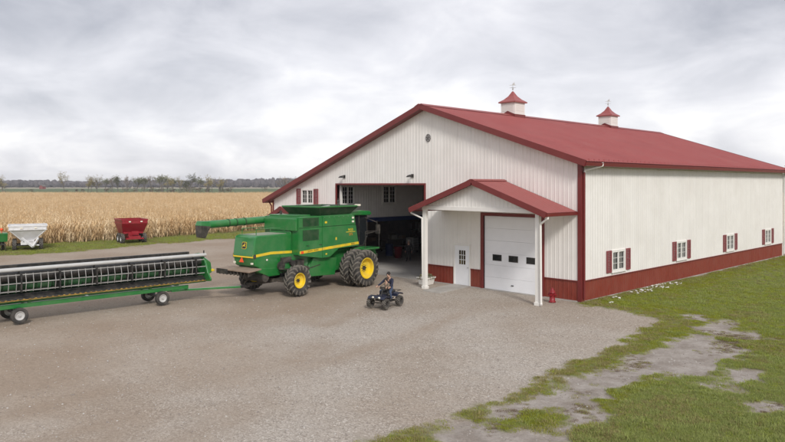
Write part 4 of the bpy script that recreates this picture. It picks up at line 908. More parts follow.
# ------------------------------------------------------------------ spreaders at the field edge
def spreader(loc, rz, paint, wide, zt_, zb_, bw, label, vee):
    o = empty('hopper_cart', loc, rz, label=label, cat='farm cart', group='hopper carts parked along the corn')
    hw = wide / 2; l0, l1 = -1.45, 1.45; bl = bw / 2; rim = .30
    hp = MB(); b0 = [(l0 + .7, -bl, zb_), (l1 - .7, -bl, zb_), (l1 - .7, bl, zb_), (l0 + .7, bl, zb_)]; t0 = [(l0, -hw + .04, zt_ - rim), (l1, -hw + .04, zt_ - rim), (l1, hw - .04, zt_ - rim), (l0, hw - .04, zt_ - rim)]; t1 = [(l0, -hw, zt_), (l1, -hw, zt_), (l1, hw, zt_), (l0, hw, zt_)]
    for i in range(4):
        j = (i + 1) % 4; hp.poly([b0[i], b0[j], t0[j], t0[i]]); hp.poly([t0[i], t0[j], t1[j], t1[i]])
    hp.poly(b0[::-1])
    h_ = hp.build('hopper', paint, o); s_ = h_.modifiers.new('thick', 'SOLIDIFY'); s_.thickness = .04
    rm = MB()
    for i in range(4): rm.bar(t1[i], t1[(i + 1) % 4], .08, .08); rm.bar(t0[i], t0[(i + 1) % 4], .07, .06)
    for k in range(4):
        y_ = -hw + wide * (k + .5) / 4; rm.bar((l1 + .02, y_, zt_ - rim), (l1 + .02, y_, zt_), .05, .05)
    for sy in (-1, 1): rm.bar((l1 - .7, sy * bl, zb_), (l1, sy * (hw - .04), zt_ - rim), .06, .06)
    rm.build('hopper_rim', paint, h_)
    for y_ in (-.45, .55): MB().box(l1 + .05, y_ - .09, zt_ - .21, l1 + .08, y_ + .09, zt_ - .11).build('reflector', m_lamp, h_)
    MB().box(l0 + .3, -.50, .52, l1 - .2, -.38, .72).box(l0 + .3, .38, .52, l1 - .2, .50, .72).box(-1.2, -.5, .5, -1.05, .5, .7).box(1.3, -.5, .5, 1.45, .5, .7).box(-1.0, -.45, .7, 1.0, .45, zb_ + .06).build('chassis', paint, o)
    if vee:
        MB().bar((l1 - .8, -.6, 1.15), (l1 + .55, .35, .38), .12, .16).bar((l1 + .55, .35, .38), (l1 - .2, .75, 1.0), .11, .13).bar((l1 + .1, .1, .5), (l1 - .1, .8, .45), .1, .1).build('discharge_frame', paint, o)
    else:
        MB().box(l1 - .3, -.75, .42, l1 + .1, .75, .54).box(l1 - .7, -.85, .9, l1 - .55, .85, 1.05).build('rear_frame', paint, o)
        MB().box(l1 + .05, -.30, .95, l1 + .08, .30, 1.15).build('gate', m_hred, o)
    MB().bar((l0 + .3, -.4, .62), (l0 - 1.3, 0, .5), .09, .1).bar((l0 + .3, .4, .62), (l0 - 1.3, 0, .5), .09, .1).build('drawbar', paint, o)
    for x_ in (-.35, .8):
        MB().box(x_ - .06, -.93, .38, x_ + .06, .93, .50).build('axle', m_black, o)
        for sy in (-1, 1):
            wq = wheel(o, 'wheel', (x_, sy * .95, .45), .46, .30, .22, m_tube if not vee else m_galv, 14, .015, .05, sy)
            wq.rotation_euler = (0, 0, R(90)); 
    return o
# outer face of a wheel set across: side sign follows the turned axle
spreader((-45.0, -1.35, 0), R(-10), m_hred, 2.25, 2.16, .95, 1.7, 'dark red hopper cart on tandem wheels beside the corn field', False)
spreader((-44.6, -10.1, 0), R(-16), m_hwhite, 2.75, 2.0, .72, .7, 'white V-shaped hopper cart on tandem wheels beside the corn field', True)
gd_ = empty('seed_drill', (-44.9, -12.75, 0), R(-8), label='green seed drill box with red lamp next to the white hopper cart', cat='seed drill')
MB().prism([(-.55, .75), (.5, .75), (.62, 1.38), (-.62, 1.38)], -1.9, 1.15, 'y').build('seed_box', m_jdg, gd_, bevel=.02)
MB().prism([(-.66, 1.385), (.66, 1.385), (.5, 1.46), (-.5, 1.46)], -1.92, 1.17, 'y').build('lid', m_jdg, gd_, bevel=.01)
MB().tube((.3, .75, 1.46), (.3, .75, 1.62), .03).ball((.3, .75, 1.72), .12, 10, 8).build('warning_lamp', m_orange, gd_)
fr_ = MB().box(-.5, -1.8, .5, -.4, 1.0, .6).box(.3, -1.8, .5, .4, 1.0, .6).box(-.5, -.5, .6, .4, -.4, .76).box(-.5, .7, .6, .4, .8, .76)
for k in range(10): fr_.bar((.35, -1.7 + k * .3, .55), (.65, -1.7 + k * .3, .06), .04, .05); fr_.tube((.62, -1.72 + k * .3, .2), (.62, -1.70 + k * .3, .2), .2, None, 12)
fr_.build('frame_and_openers', m_dark, gd_)
for y_ in (-1.5, .9): wq = wheel(gd_, 'wheel', (-.3, y_, .37), .38, .2, .2, m_jdy, 12, .012, .05, 1); wq.rotation_euler = (0, 0, R(90))

# ------------------------------------------------------------------ people (one continuous skinned body each)
def skin_body(joints, bones, root_joint, bone_mats, mats):
    names = list(joints); me_ = bpy.data.meshes.new('body'); me_.from_pydata([joints[n][0] for n in names], [(names.index(a), names.index(b_)) for a, b_ in bones], [])
    o = bpy.data.objects.new('body', me_); col.objects.link(o)
    sk = o.modifiers.new('skin', 'SKIN'); sk.use_smooth_shade = True; sk.branch_smoothing = .6
    for i, n in enumerate(names):
        r = joints[n][1]; r = r if isinstance(r, tuple) else (r, r)
        me_.skin_vertices[0].data[i].radius = r; me_.skin_vertices[0].data[i].use_root = (n == root_joint)
    su = o.modifiers.new('sub', 'SUBSURF'); su.levels = 2; su.render_levels = 2
    dg = bpy.context.evaluated_depsgraph_get(); dg.update(); m2 = bpy.data.meshes.new_from_object(o.evaluated_get(dg))
    bpy.data.objects.remove(o); m2.materials.clear()
    for m_ in mats: m2.materials.append(m_)
    segs = [(Vector(joints[a][0]), Vector(joints[b_][0]), k) for (a, b_), k in zip(bones, bone_mats)]
    for p in m2.polygons:
        c = p.center; best = (1e9, 0)
        for a, b_, k in segs:
            d = b_ - a; t_ = max(0, min(1, (c - a).dot(d) / max(d.length_squared, 1e-9))); q = (c - a - d * t_).length
            if q < best[0]: best = (q, k)
        p.material_index = best[1]; p.use_smooth = True
    return m2
def add_to_mesh(me_, mb, mi):
    bm = bmesh.new(); bm.from_mesh(me_); n0 = len(bm.faces); vs_ = [bm.verts.new(v) for v in mb.v]
    for f in mb.f:
        try: q = bm.faces.new([vs_[i] for i in f]); q.material_index = mi; q.smooth = True
        except ValueError: pass
    bm.to_mesh(me_); bm.free()
def hand(mb, wr, d, curl_dir, s=1.0, thumb=None):
    wr = Vector(wr); d = Vector(d).normalized(); cu = Vector(curl_dir).normalized(); sd = d.cross(cu).normalized()
    mb.hexa([wr + sd * a * s + cu * c * s + d * e_ * s for e_, aa in ((0, .026), (.085, .040)) for a, c in ((-aa, -.012), (aa, -.012), (aa, .012), (-aa, .012))])
    for k, ln in enumerate((.070, .080, .074, .058)):
        p0 = wr + d * .082 * s + sd * (-.030 + .020 * k) * s; p1 = p0 + (d * .6 + cu * .6).normalized() * ln * .5 * s; p2 = p1 + (cu - d * .2).normalized() * ln * .5 * s
        mb.tube(p0, p1, .0095 * s, .009 * s, 6); mb.tube(p1, p2, .009 * s, .0075 * s, 6)
    th = -1 if thumb is None else thumb
    p0 = wr + d * .025 * s + sd * th * .034 * s; p1 = p0 + (d * .6 + sd * th * .7 + cu * .3).normalized() * .04 * s; p2 = p1 + (d * .6 + cu * .8).normalized() * .03 * s
    mb.tube(p0, p1, .012 * s, .0105 * s, 6); mb.tube(p1, p2, .0105 * s, .008 * s, 6)
def head_parts(root, c, fwd, s, hair_m, cap=None):
    c = Vector(c); f = Vector(fwd).normalized(); up = Vector((0, 0, 1)); rt_ = f.cross(up).normalized()
    h = MB(); k, m_ = 14, 9
    h.ball((0, 0, 0), 1, k, m_)
    pts = []
    for x_, y_, z_ in h.v:     # x right, y forward, z up ; drop the face area
        r = 1.0
        if y_ > .45 and z_ < .45: r = .86
        if z_ < -.35: r *= .9
        pts.append(tuple(c + (rt_ * x_ * .088 + f * (y_ * .104 - .012) + up * (z_ * .118 + .022)) * r * s))
    h.v = pts; h.build('hair', hair_m, root, smooth=True)
def person_mesh(J, s, top, legs, shoes, head_dir, hands, sleeve):
    bones = [('pelvis', 'waist'), ('waist', 'chest'), ('chest', 'neck'), ('neck', 'head'), ('head', 'crown'), ('head', 'nose'),
             ('chest', 'shl'), ('shl', 'ell'), ('ell', 'wrl'), ('chest', 'shr'), ('shr', 'elr'), ('elr', 'wrr'),
             ('pelvis', 'hil'), ('hil', 'knl'), ('knl', 'anl'), ('anl', 'tol'), ('pelvis', 'hir'), ('hir', 'knr'), ('knr', 'anr'), ('anr', 'tor')]
    mi = [0, 0, 3, 3, 3, 3, 0, 0, 0, 0, 0, 0, 1, 1, 1, 2, 1, 1, 1, 2]
    rad = dict(pelvis=(.15, .12), waist=(.145, .11), chest=(.17, .12), neck=.055, head=(.088, .098), crown=(.072, .085), nose=.016, shl=.075, shr=.075, ell=.052, elr=.052, wrl=.036, wrr=.036, hil=.098, hir=.098, knl=.068, knr=.068, anl=.048, anr=.048, tol=.042, tor=.042)
    m_ = skin_body({n: (Vector(p), tuple(q * s for q in (rad[n] if isinstance(rad[n], tuple) else (rad[n],) * 2))) for n, p in J.items()}, bones, 'pelvis', mi, [top, legs, shoes, m_skin, m_hair])
    for wname, d, cu, th in hands:
        hb_ = MB(); hand(hb_, J[wname], d, cu, s, th); add_to_mesh(m_, hb_, 3)
    hc = Vector(J['head']); f = Vector(head_dir).normalized(); r_ = f.cross(Vector((0, 0, 1))).normalized(); fx = MB()
    for sg in (-1, 1): fx.ball(hc + f * .088 * s + r_ * sg * .034 * s + Vector((0, 0, .018 * s)), .011 * s, 6, 4)
    fx.tube(hc + f * .088 * s + r_ * -.025 * s - Vector((0, 0, .055 * s)), hc + f * .088 * s + r_ * .025 * s - Vector((0, 0, .055 * s)), .007 * s, None, 5)
    add_to_mesh(m_, fx, 4)
    er = MB()
    for sg in (-1, 1): er.ball(hc + r_ * sg * .088 * s, .028 * s, 6, 5, .4, .8, 1.1)
    add_to_mesh(m_, er, 3)
    return m_

# ------------------------------------------------------------------ quad bike with its two riders (local +y is forward)
AX, AY, AR = -5.45, -7.10, R(194)
atv = empty('quad_bike', (AX, AY, 0), AR, label='small dark blue quad bike on the gravel before the barn', cat='quad bike')
def ab(mb, name, mat, bev=.012, par=None): return mb.build(name, mat, par or atv, bevel=bev)
ab(MB().bar((-.14, -.55, .36), (-.14, .6, .36), .04, .04).bar((.14, -.55, .36), (.14, .6, .36), .04, .04).bar((-.14, .6, .36), (-.1, .5, .62), .035, .035).bar((.14, .6, .36), (.1, .5, .62), .035, .035).box(-.16, -.2, .28, .16, .25, .52).tube((-.34, .6, .25), (.34, .6, .25), .03).tube((-.36, -.6, .24), (.36, -.6, .24), .035), 'frame_and_engine', m_dark, 0)
ab(MB().prism([(.05, .56), (.30, .60), (.72, .56), (.80, .50), (.72, .46), (.35, .48), (.05, .46)], -.15, .15), 'front_cowl', m_atv, .04)
for sx in (-1, 1):
    ab(MB().prism([(.28, .42), (.34, .54), (.50, .58), (.72, .55), (.84, .45), (.70, .50), (.50, .52), (.38, .48)], sx * .14 if sx > 0 else -.46, .46 if sx > 0 else -.14), 'front_fender', m_atv, .015)
    ab(MB().prism([(-.30, .45), (-.38, .58), (-.58, .63), (-.82, .58), (-.90, .48), (-.76, .54), (-.58, .57), (-.42, .53)], sx * .14 if sx > 0 else -.48, .48 if sx > 0 else -.14), 'rear_fender', m_atv, .015)
    ab(MB().box(min(sx * .17, sx * .44), -.28, .27, max(sx * .17, sx * .44), .28, .30), 'foot_rest', m_black, .005)
    ab(MB().ball((sx * .17, .78, .50), .06, 10, 6), 'headlight', m_lamp, 0)
    for y_, r_, wd_ in ((.60, .24, .19), (-.60, .235, .25)): wheel(atv, 'wheel', (sx * .42, y_, r_), r_ + .005, wd_, .115, m_black, 14, .02, .1, sx)
ab(MB().prism([(-.75, .60), (-.70, .70), (-.30, .68), (.02, .64), (.10, .58), (-.2, .56)], -.15, .15), 'seat', m_black, .04)
ab(MB().path([(0, .32, .55), (0, .22, .84)], .03).path([(-.38, .14, .92), (-.20, .20, .93), (0, .22, .84), (.20, .20, .93), (.38, .14, .92)], .016, 6).box(-.10, .18, .84, .10, .30, .94), 'handlebar', m_black, 0)
ab(MB().path([(-.22, .78, .34), (-.22, .88, .50), (.22, .88, .50), (.22, .78, .34)], .018, 6).path([(-.3, -.55, .66), (-.3, -.95, .67), (.3, -.95, .67), (.3, -.55, .66)], .016, 6), 'bumper_bars', m_black, 0)
P = person_mesh(dict(pelvis=(0, -.46, .80), waist=(0, -.44, .95), chest=(0, -.38, 1.17), neck=(0, -.33, 1.32), head=(0, -.30, 1.44), crown=(0, -.305, 1.53), nose=(0, -.20, 1.43),
    shl=(-.19, -.37, 1.24), ell=(-.30, -.14, 1.04), wrl=(-.34, .10, .96), shr=(.19, -.37, 1.24), elr=(.30, -.14, 1.04), wrr=(.34, .10, .96),
    hil=(-.10, -.42, .78), knl=(-.27, -.02, .70), anl=(-.29, -.10, .36), tol=(-.30, .06, .33), hir=(.10, -.42, .78), knr=(.27, -.02, .70), anr=(.29, -.10, .36), tor=(.30, .06, .33)),
    1.0, m_navy, m_jean, m_black, (0, 1, -.05), [('wrl', (0, .9, -.25), (0, .2, -1), 1), ('wrr', (0, .9, -.25), (0, .2, -1), -1)], 0)
ridr = link('person', P); ridr.location = (AX, AY, 0); ridr.rotation_euler = (0, 0, AR)
tag(ridr, 'person in navy top and jeans riding the small quad bike', 'person')
head_parts(ridr, (0, -.30, 1.46), (0, 1, -.05), 1.0, m_hair)
P = person_mesh(dict(pelvis=(0, -.17, .75), waist=(0, -.16, .86), chest=(0, -.13, 1.02), neck=(0, -.10, 1.12), head=(0, -.08, 1.215), crown=(0, -.085, 1.29), nose=(0, 0, 1.205),
    shl=(-.13, -.13, 1.06), ell=(-.22, .02, .95), wrl=(-.20, .15, .95), shr=(.13, -.13, 1.06), elr=(.22, .02, .95), wrr=(.20, .15, .95),
    hil=(-.07, -.15, .73), knl=(-.19, .08, .68), anl=(-.21, .02, .46), tol=(-.22, .11, .43), hir=(.07, -.15, .73), knr=(.19, .08, .68), anr=(.21, .02, .46), tor=(.22, .11, .43)),
    .74, m_tancloth, m_dkcloth, m_black, (0, 1, -.1), [('wrl', (0, .9, -.25), (0, .2, -1), 1), ('wrr', (0, .9, -.25), (0, .2, -1), -1)], 0)
kid = link('person', P); kid.location = (AX, AY, 0); kid.rotation_euler = (0, 0, AR)
for o_ in (atv, ridr, kid): o_.scale = (.93, .93, .93)
tag(kid, 'small person in tan jacket seated in front of the quad bike rider', 'person')
head_parts(kid, (0, -.08, 1.23), (0, 1, -.1), .86, m_hair)
# person standing inside the barn
P = person_mesh(dict(pelvis=(0, 0, .80), waist=(0, 0, .93), chest=(0, .01, 1.13), neck=(0, .02, 1.27), head=(0, .04, 1.38), crown=(0, .035, 1.46), nose=(0, .13, 1.37),
    shl=(-.18, .01, 1.19), ell=(-.24, -.02, .95), wrl=(-.23, .08, .75), shr=(.18, .01, 1.19), elr=(.24, -.02, .95), wrr=(.23, .08, .75),
    hil=(-.09, 0, .77), knl=(-.10, .03, .45), anl=(-.12, -.02, .10), tol=(-.13, .12, .065), hir=(.09, 0, .77), knr=(.12, .05, .45), anr=(.14, .04, .10), tor=(.16, .18, .065)),
    .95, m_dkcloth, m_dkcloth, m_black, (0, 1, 0), [('wrl', (0, .15, -1), (.6, .4, 0), 1), ('wrr', (0, .15, -1), (-.6, .4, 0), -1)], 0)
ins = link('person', P); ins.location = (-16.6, 5.8, .02); ins.rotation_euler = (0, 0, R(210)); tag(ins, 'person in dark clothes standing on the barn floor inside the open door', 'person')
head_parts(ins, (0, .03, 1.40), (0, 1, 0), .95, m_ghair)

# ------------------------------------------------------------------ small things by the porch
hy = empty('hydrant', (-.90, -.98, 0), 0, label='red hydrant standing by the wainscot at the barn corner', cat='hydrant')
MB().lathe([(0, .001), (0, .16), (.05, .16), (.06, .125), (.40, .12), (.42, .155), (.46, .155), (.48, .125), (.56, .10), (.60, .05), (.65, .045), (.65, .001)], (0, 0, 0), 'z', 20).build('barrel', m_hyd, hy, smooth=True)
for d in ((1, 0), (-1, 0), (0, -1)): MB().tube((d[0] * .08, d[1] * .08, .34), (d[0] * .20, d[1] * .20, .34), .06, .055, 12).tube((d[0] * .20, d[1] * .20, .34), (d[0] * .22, d[1] * .22, .34), .035, None, 6).build('nozzle', m_hyd, hy)
pl = empty('planter', (-8.62, -1.05, 0), .15, label='white square planter of drooping foliage beside the open barn door', cat='planter'); pl.scale = (.76, .76, .76)
MB().hexa([(-.36, -.36, .0), (.36, -.36, .0), (.36, .36, .0), (-.36, .36, .0), (-.46, -.46, .46), (.46, -.46, .46), (.46, .46, .46), (-.46, .46, .46)]).build('pot', m_trim, pl, bevel=.02)
MB().box(-.50, -.50, .46, .50, -.42, .54).box(-.50, .42, .46, .50, .50, .54).box(-.50, -.42, .46, -.42, .42, .54).box(.42, -.42, .46, .50, .42, .54).build('pot_rim', m_trim, pl, bevel=.01)
MB().box(-.42, -.42, .40, .42, .42, .475).build('soil', m_soil, pl)
lf = MB()
for k in range(420):
    a_ = random.uniform(0, 6.28); rr = .62 * math.sqrt(random.random()); z_ = .5 + .34 * (1 - (rr / .66) ** 2) * random.uniform(.3, 1); 
    if rr > .45: z_ -= random.uniform(0, .15)
    c = Vector((rr * math.cos(a_), rr * math.sin(a_), z_)); u_ = Vector((random.gauss(0, 1), random.gauss(0, 1), random.gauss(0, .6))).normalized(); v_ = u_.orthogonal().normalized() * .025; u_ *= .06
    lf.poly([c - u_, c + v_, c + u_, c - v_])
tag(lf.build('foliage', m_leafp, pl), kind='stuff')
ws_ = MB()
for px_, py_, n_, sp_ in ((655, 286, 26, .5), (676, 284, 14, .3), (646, 291, 10, .3), (636, 293, 7, .25), (617, 299, 5, .3), (664, 288, 8, .3), (610, 303, 3, .2)):
    gx_, gy_ = px_ground(px_, py_)
    for k in range(n_):
        x_ = max(.12, gx_ + random.gauss(0, .18)); y_ = gy_ + random.gauss(0, sp_); r_ = random.uniform(.025, .075); ws_.ball((x_, y_, .03), r_, 6, 4, 1, 1.3, .6)
for i, v in enumerate(ws_.v): ws_.v[i] = (v[0] + random.uniform(-.012, .012), v[1] + random.uniform(-.012, .012), v[2] + random.uniform(-.008, .008))
tag(ws_.build('pale_rubble', m_stone), 'scattered pale stones in the grass along the barn side wall', 'stones', kind='stuff')

# ------------------------------------------------------------------ things inside the barn
rb = empty('rubbish_bin', (-18.85, 7.0, .02), 0, label='red plastic bin standing on the barn floor', cat='bin')
MB().lathe([(0, .001), (0, .24), (.72, .30), (.74, .32), (.78, .32), (.78, .29), (.1, .22), (.1, .001)], (0, 0, 0), 'z', 20).build('tub', m_hyd, rb, smooth=True)
MB().box(-.36, -.04, .60, -.29, .04, .66).box(.29, -.04, .60, .36, .04, .66).build('handle', m_hyd, rb)
wb = empty('workbench', (-22.9, 9.5, .02), 0, label='cluttered wooden workbench at the back of the dark lean-to', cat='workbench')
MB().box(-.4, -2.6, .86, .45, 2.6, .94).build('worktop', m_wood, wb)
for x_ in (-.3, .35):
    for y_ in (-2.4, 0, 2.4): MB().box(x_ - .05, y_ - .05, 0, x_ + .05, y_ + .05, .86).build('leg', m_wood, wb)
MB().box(-.4, -2.6, .3, .4, 2.6, .34).build('shelf', m_wood, wb)
def carton(loc, sz, m_, label):
    o = empty('carton', loc, random.uniform(-.3, .3), label=label, cat='box', group='boxes in the lean-to')
    MB().box(-sz, -sz, 0, sz, sz, sz * 1.3).build('body', m_, o, bevel=.01); MB().box(-sz * .12, -sz * 1.002, sz * 1.301, sz * .12, sz * 1.002, sz * 1.305).build('tape', m_tan, o)
m_card = M('cardboard', (.32, .22, .13), .85); m_pale = M('pale_carton', (.55, .53, .48), .8)
carton((-22.7, 8.0, .961), .22, m_card, 'brown cardboard box at the open-door end of the workbench'); carton((-22.8, 10.3, .961), .28, m_pale, 'large pale box on the workbench between two brown ones'); carton((-22.75, 11.3, .961), .2, m_card, 'small brown box at the shelf end of the workbench')
def drum(loc, m_, label):
    o = empty('oil_drum', loc, 0, label=label, cat='drum'); smooth_auto(MB().lathe([(0, .001), (0, .29), (.29, .29), (.30, .305), (.32, .29), (.58, .29), (.59, .305), (.61, .29), (.88, .29), (.88, .275), (.865, .27), (.865, .001)], (0, 0, 0), 'z', 24).build('barrel', m_, o), 30)
    MB().tube((.15, .1, .865), (.15, .1, .90), .03, None, 8).build('bung', m_galv, o)
drum((-20.4, 7.6, .02), m_blue, 'blue steel drum behind the red bin'); drum((-20.9, 5.2, .02), m_galv, 'grey steel drum near the front of the dark lean-to')
sv = empty('shelf_unit', (-23.4, 14.5, .02), 0, label='tall metal shelf unit at the lean-to back wall', cat='shelf')
for x_ in (-.28, .28):
    for y_ in (-1.2, 1.2): MB().box(x_ - .025, y_ - .025, 0, x_ + .025, y_ + .025, 2.2).build('upright', m_galv, sv)
for z_ in (.3, .9, 1.5, 2.1): MB().box(-.3, -1.22, z_, .3, 1.22, z_ + .04).build('shelf_board', m_galv, sv)
tc_ = empty('tool_cabinet', (-20.9, 10.6, .02), .3, label='grey tool cabinet on castors in the lean-to', cat='cabinet')
MB().box(-.3, -.5, .12, .3, .5, 1.2).build('case', m_galv, tc_, bevel=.015)
for k in range(5): MB().box(.302, -.46, .18 + k * .2, .318, .46, .34 + k * .2).build('drawer', m_grey, tc_)
for x_ in (-.22, .22):
    for y_ in (-.4, .4): MB().tube((x_ - .02, y_, .06), (x_ + .02, y_, .06), .06, None, 12).build('castor', m_black, tc_)
for k, (y_, z_) in enumerate(((11.2, 2.15), (12.2, 2.2))):
    j = empty('jacket', (-20.6, y_, 0), .4, label='pale jacket hanging in the lean-to ' + ('nearer the red bin' if k == 0 else 'nearer the metal shelf unit'), cat='jacket', group='jackets hanging in the lean-to')
    MB().hexa([(-.05, -.24, z_ - .55), (.05, -.24, z_ - .55), (.05, .24, z_ - .55), (-.05, .24, z_ - .55), (-.06, -.2, z_ + .2), (.06, -.2, z_ + .2), (.06, .2, z_ + .2), (-.06, .2, z_ + .2)]).build('body', m_pale, j, bevel=.03)
    MB().hexa([(-.04, -.36, z_ - .4), (.04, -.36, z_ - .4), (.04, -.25, z_ - .4), (-.04, -.25, z_ - .4), (-.04, -.26, z_ + .15), (.04, -.26, z_ + .15), (.04, -.2, z_ + .15), (-.04, -.2, z_ + .15)]).build('sleeve', m_pale, j)
    MB().tube((0, 0, z_ + .2), (0, 0, 2.84), .01, None, 6).build('hook', m_black, j)

# ------------------------------------------------------------------ corn field
m_corn = M('dry_corn', (0.73, 0.535, 0.305), 0.8, var=0.30, scale=2.0, dirt=((0.46, 0.31, 0.17), 0.6, 4), trans=0.25, spec=.2)
m_corn2 = M('dry_corn_pale', (0.80, 0.64, 0.42), 0.8, var=0.25, scale=2.0, trans=0.25, spec=.2)
def corn_clump(seed, n, mat):
    rd = random.Random(seed); mb = MB()
    for k in range(n):
        x0, y0 = rd.uniform(-.42, .42), rd.uniform(-.5, .5); h = rd.uniform(1.75, 2.35); lx, ly = rd.gauss(0, .10), rd.gauss(0, .10)
        def S(z): return Vector((x0 + lx * (z / h) ** 2, y0 + ly * (z / h) ** 2, z))
        mb.tube(S(0), S(h * .55), .016, .012, 3, False); mb.tube(S(h * .55), S(h), .012, .004, 3, False)
        for i in range(9):
            z = h * (.18 + .085 * i); a_ = rd.uniform(0, 6.28); d = Vector((math.cos(a_), math.sin(a_), 0)); sd_ = Vector((-d.y, d.x, 0)); ln = rd.uniform(.28, .55); up_ = rd.uniform(-.05, .22)
            p0 = S(z); p1 = p0 + d * ln * .45 + Vector((0, 0, up_)); p2 = p0 + d * ln * .8 + Vector((0, 0, up_ - ln * .45)); p3 = p2 + d * .06 + Vector((0, 0, -ln * .5)); w_ = rd.uniform(.025, .045)
            mb.poly([p0 - sd_ * w_ * .6, p0 + sd_ * w_ * .6, p1 + sd_ * w_, p1 - sd_ * w_]); mb.poly([p1 - sd_ * w_, p1 + sd_ * w_, p2 + sd_ * w_ * .8, p2 - sd_ * w_ * .8]); mb.poly([p2 - sd_ * w_ * .8, p2 + sd_ * w_ * .8, p3])
        if rd.random() < .8:
            a_ = rd.uniform(0, 6.28); e_ = S(h * .45); mb.tube(e_, e_ + Vector((math.cos(a_) * .12, math.sin(a_) * .12, -.18)), .035, .015, 5)
        for i in range(4): a_ = rd.uniform(0, 6.28); mb.poly([S(h) + Vector((.01, 0, 0)), S(h) - Vector((.01, 0, 0)), S(h) + Vector((math.cos(a_) * .12, math.sin(a_) * .12, .16))])
    return proto('corn_clump', mb.mesh('corn_clump', mat))
clumps = [corn_clump(s_, 8, m_corn if s_ % 3 else m_corn2) for s_ in range(6)]
cp = []
d_ = 56.0
while d_ < 265:
    step = 1.0 if d_ < 150 else 1.25
    for a0, a1 in ((-170, 345), (735, 930)):
        u0, u1 = d_ * (a0 - 392.5) / FPX, d_ * (a1 - 392.5) / FPX
        us = np.arange(u0, u1, .92 if d_ < 150 else 1.2); us = us + rng.uniform(-.3, .3, len(us)); dd = d_ + rng.uniform(-.5, .5, len(us))
        cp.append(np.stack([CAM.x + dd * FW[0] + us * RT[0], CAM.y + dd * FW[1] + us * RT[1]], -1))
    d_ += step * .92
cp = np.concatenate(cp); edge = -47.9 + .9 * (fbm(cp[:, 0] * 0, cp[:, 1], .3, 3, 5) - .5) * 2 - np.clip(cp[:, 1] - 2, 0, 40) * .30
keep = (cp[:, 0] < edge) | (cp[:, 1] > 39 + 2 * vnoise(cp[:, 0] * .3, cp[:, 0] * 0, 4)); cp = cp[keep]
hs = .86 + .26 * fbm(cp[:, 0], cp[:, 1], .06, 3, 8) + rng.uniform(-.06, .06, len(cp))
cz = np.full(len(cp), -.05)
corn = scatter('corn_field', np.stack([cp[:, 0], cp[:, 1], cz], -1), rng.uniform(0, 6.28, len(cp)), hs, rng.integers(0, 6, len(cp)), clumps)
tag(corn, 'wide field of dry standing corn behind the carts', 'corn field', kind='stuff')

# ------------------------------------------------------------------ grass
def tuft(seed, n, hmin, hmax, rad, wd, mat):
    rd = random.Random(seed); mb = MB()
    for k in range(n):
        a_ = rd.uniform(0, 6.28); r = rad * math.sqrt(rd.random()); p = Vector((r * math.cos(a_), r * math.sin(a_), -.01)); h = rd.uniform(hmin, hmax); b_ = rd.uniform(0, 6.28); le = rd.uniform(.2, .9) * h
        d = Vector((math.cos(b_), math.sin(b_), 0)); s_ = Vector((-d.y, d.x, 0)) * wd * rd.uniform(.6, 1.2); q = p + d * le * .35 + Vector((0, 0, h * .65)); e_ = p + d * le + Vector((0, 0, h))
        mb.poly([p - s_, p + s_, q + s_ * .8, q - s_ * .8]); mb.poly([q - s_ * .8, q + s_ * .8, e_])
    return proto('grass_tuft', mb.mesh('grass_tuft', mat))
mgA = M('grass_green', (0.318, 0.365, 0.050), 0.6, var=0.35, scale=3, trans=0.3, spec=.25); mgB = M('grass_bluish', (0.312, 0.352, 0.108), 0.6, var=0.3, scale=3, trans=0.3, spec=.25); mgC = M('grass_dry', (0.33, 0.285, 0.12), 0.7, var=0.3, scale=3, trans=0.25, spec=.2); mgE = M('dead_weed', (0.19, 0.135, 0.085), 0.85, var=.3, scale=3); mgD = M('moss_bright', (0.300, 0.315, 0.038), 0.7, var=0.25, scale=3, trans=0.3, spec=.2)
tufts = [tuft(1, 46, .03, .075, .16, .005, mgA), tuft(2, 46, .03, .08, .16, .005, mgB), tuft(3, 34, .03, .09, .15, .005, mgC), tuft(4, 60, .015, .045, .15, .005, mgD), tuft(5, 30, .05, .13, .13, .006, mgB), tuft(6, 60, .02, .07, .17, .006, mgE)]
gpt = []
def spread(n, x0, x1, y0, y1):
    x_ = rng.uniform(x0, x1, n); y_ = rng.uniform(y0, y1, n); m_ = grass_mask(x_, y_); k_ = m_ > rng.uniform(.08, .92, n)
    gpt.append(np.stack([x_[k_], y_[k_]], -1))
spread(52000, 4.3, 22, -19.5, -3); spread(36000, 0, 24, -3, 12); spread(15000, 0, 30, 12, 34); spread(13000, -49, -40, -20, 34)
x_ = rng.uniform(3.5, 20, 60000); y_ = rng.uniform(-19, 0, 60000); wn = fbm(x_, y_, .9, 4, 61); ins_ = np.max([sdist(x_, y_, p_) for p_ in BARE], 0)
k_ = (ins_ > -.4) & (wn > .50 + .38 * rng.uniform(0, 1, len(x_))); weeds = np.stack([x_[k_], y_[k_]], -1); gpt.append(weeds)
gp = np.concatenate(gpt); isw = np.zeros(len(gp), bool); isw[-len(weeds):] = True; dcam = (gp - np.array(CAM[:2])) @ FW; lat = ((gp - np.array(CAM[:2])) @ RT) / np.maximum(dcam, .1) * FPX + 392.5
k_ = (dcam > 8) & (lat > -120) & (lat < 900); gp = gp[k_]; dcam = dcam[k_]; isw = isw[k_]
big_n = fbm(gp[:, 0], gp[:, 1], .22, 3, 41); med = fbm(gp[:, 0], gp[:, 1], .9, 3, 42)
eg = sdist(gp[:, 0], gp[:, 1], GRASS_E)
rr_ = rng.uniform(0, 1, len(gp)); idx = np.where(rr_ < .55, 0, np.where(rr_ < .9, 1, 4))
bl = np.clip((np.hypot(gp[:, 0] - 15, gp[:, 1] + 14) - 6) / 6, 0, 1); idx = np.where((idx == 0) & (rng.uniform(0, 1, len(gp)) > bl * .8 + .2), 1, idx)
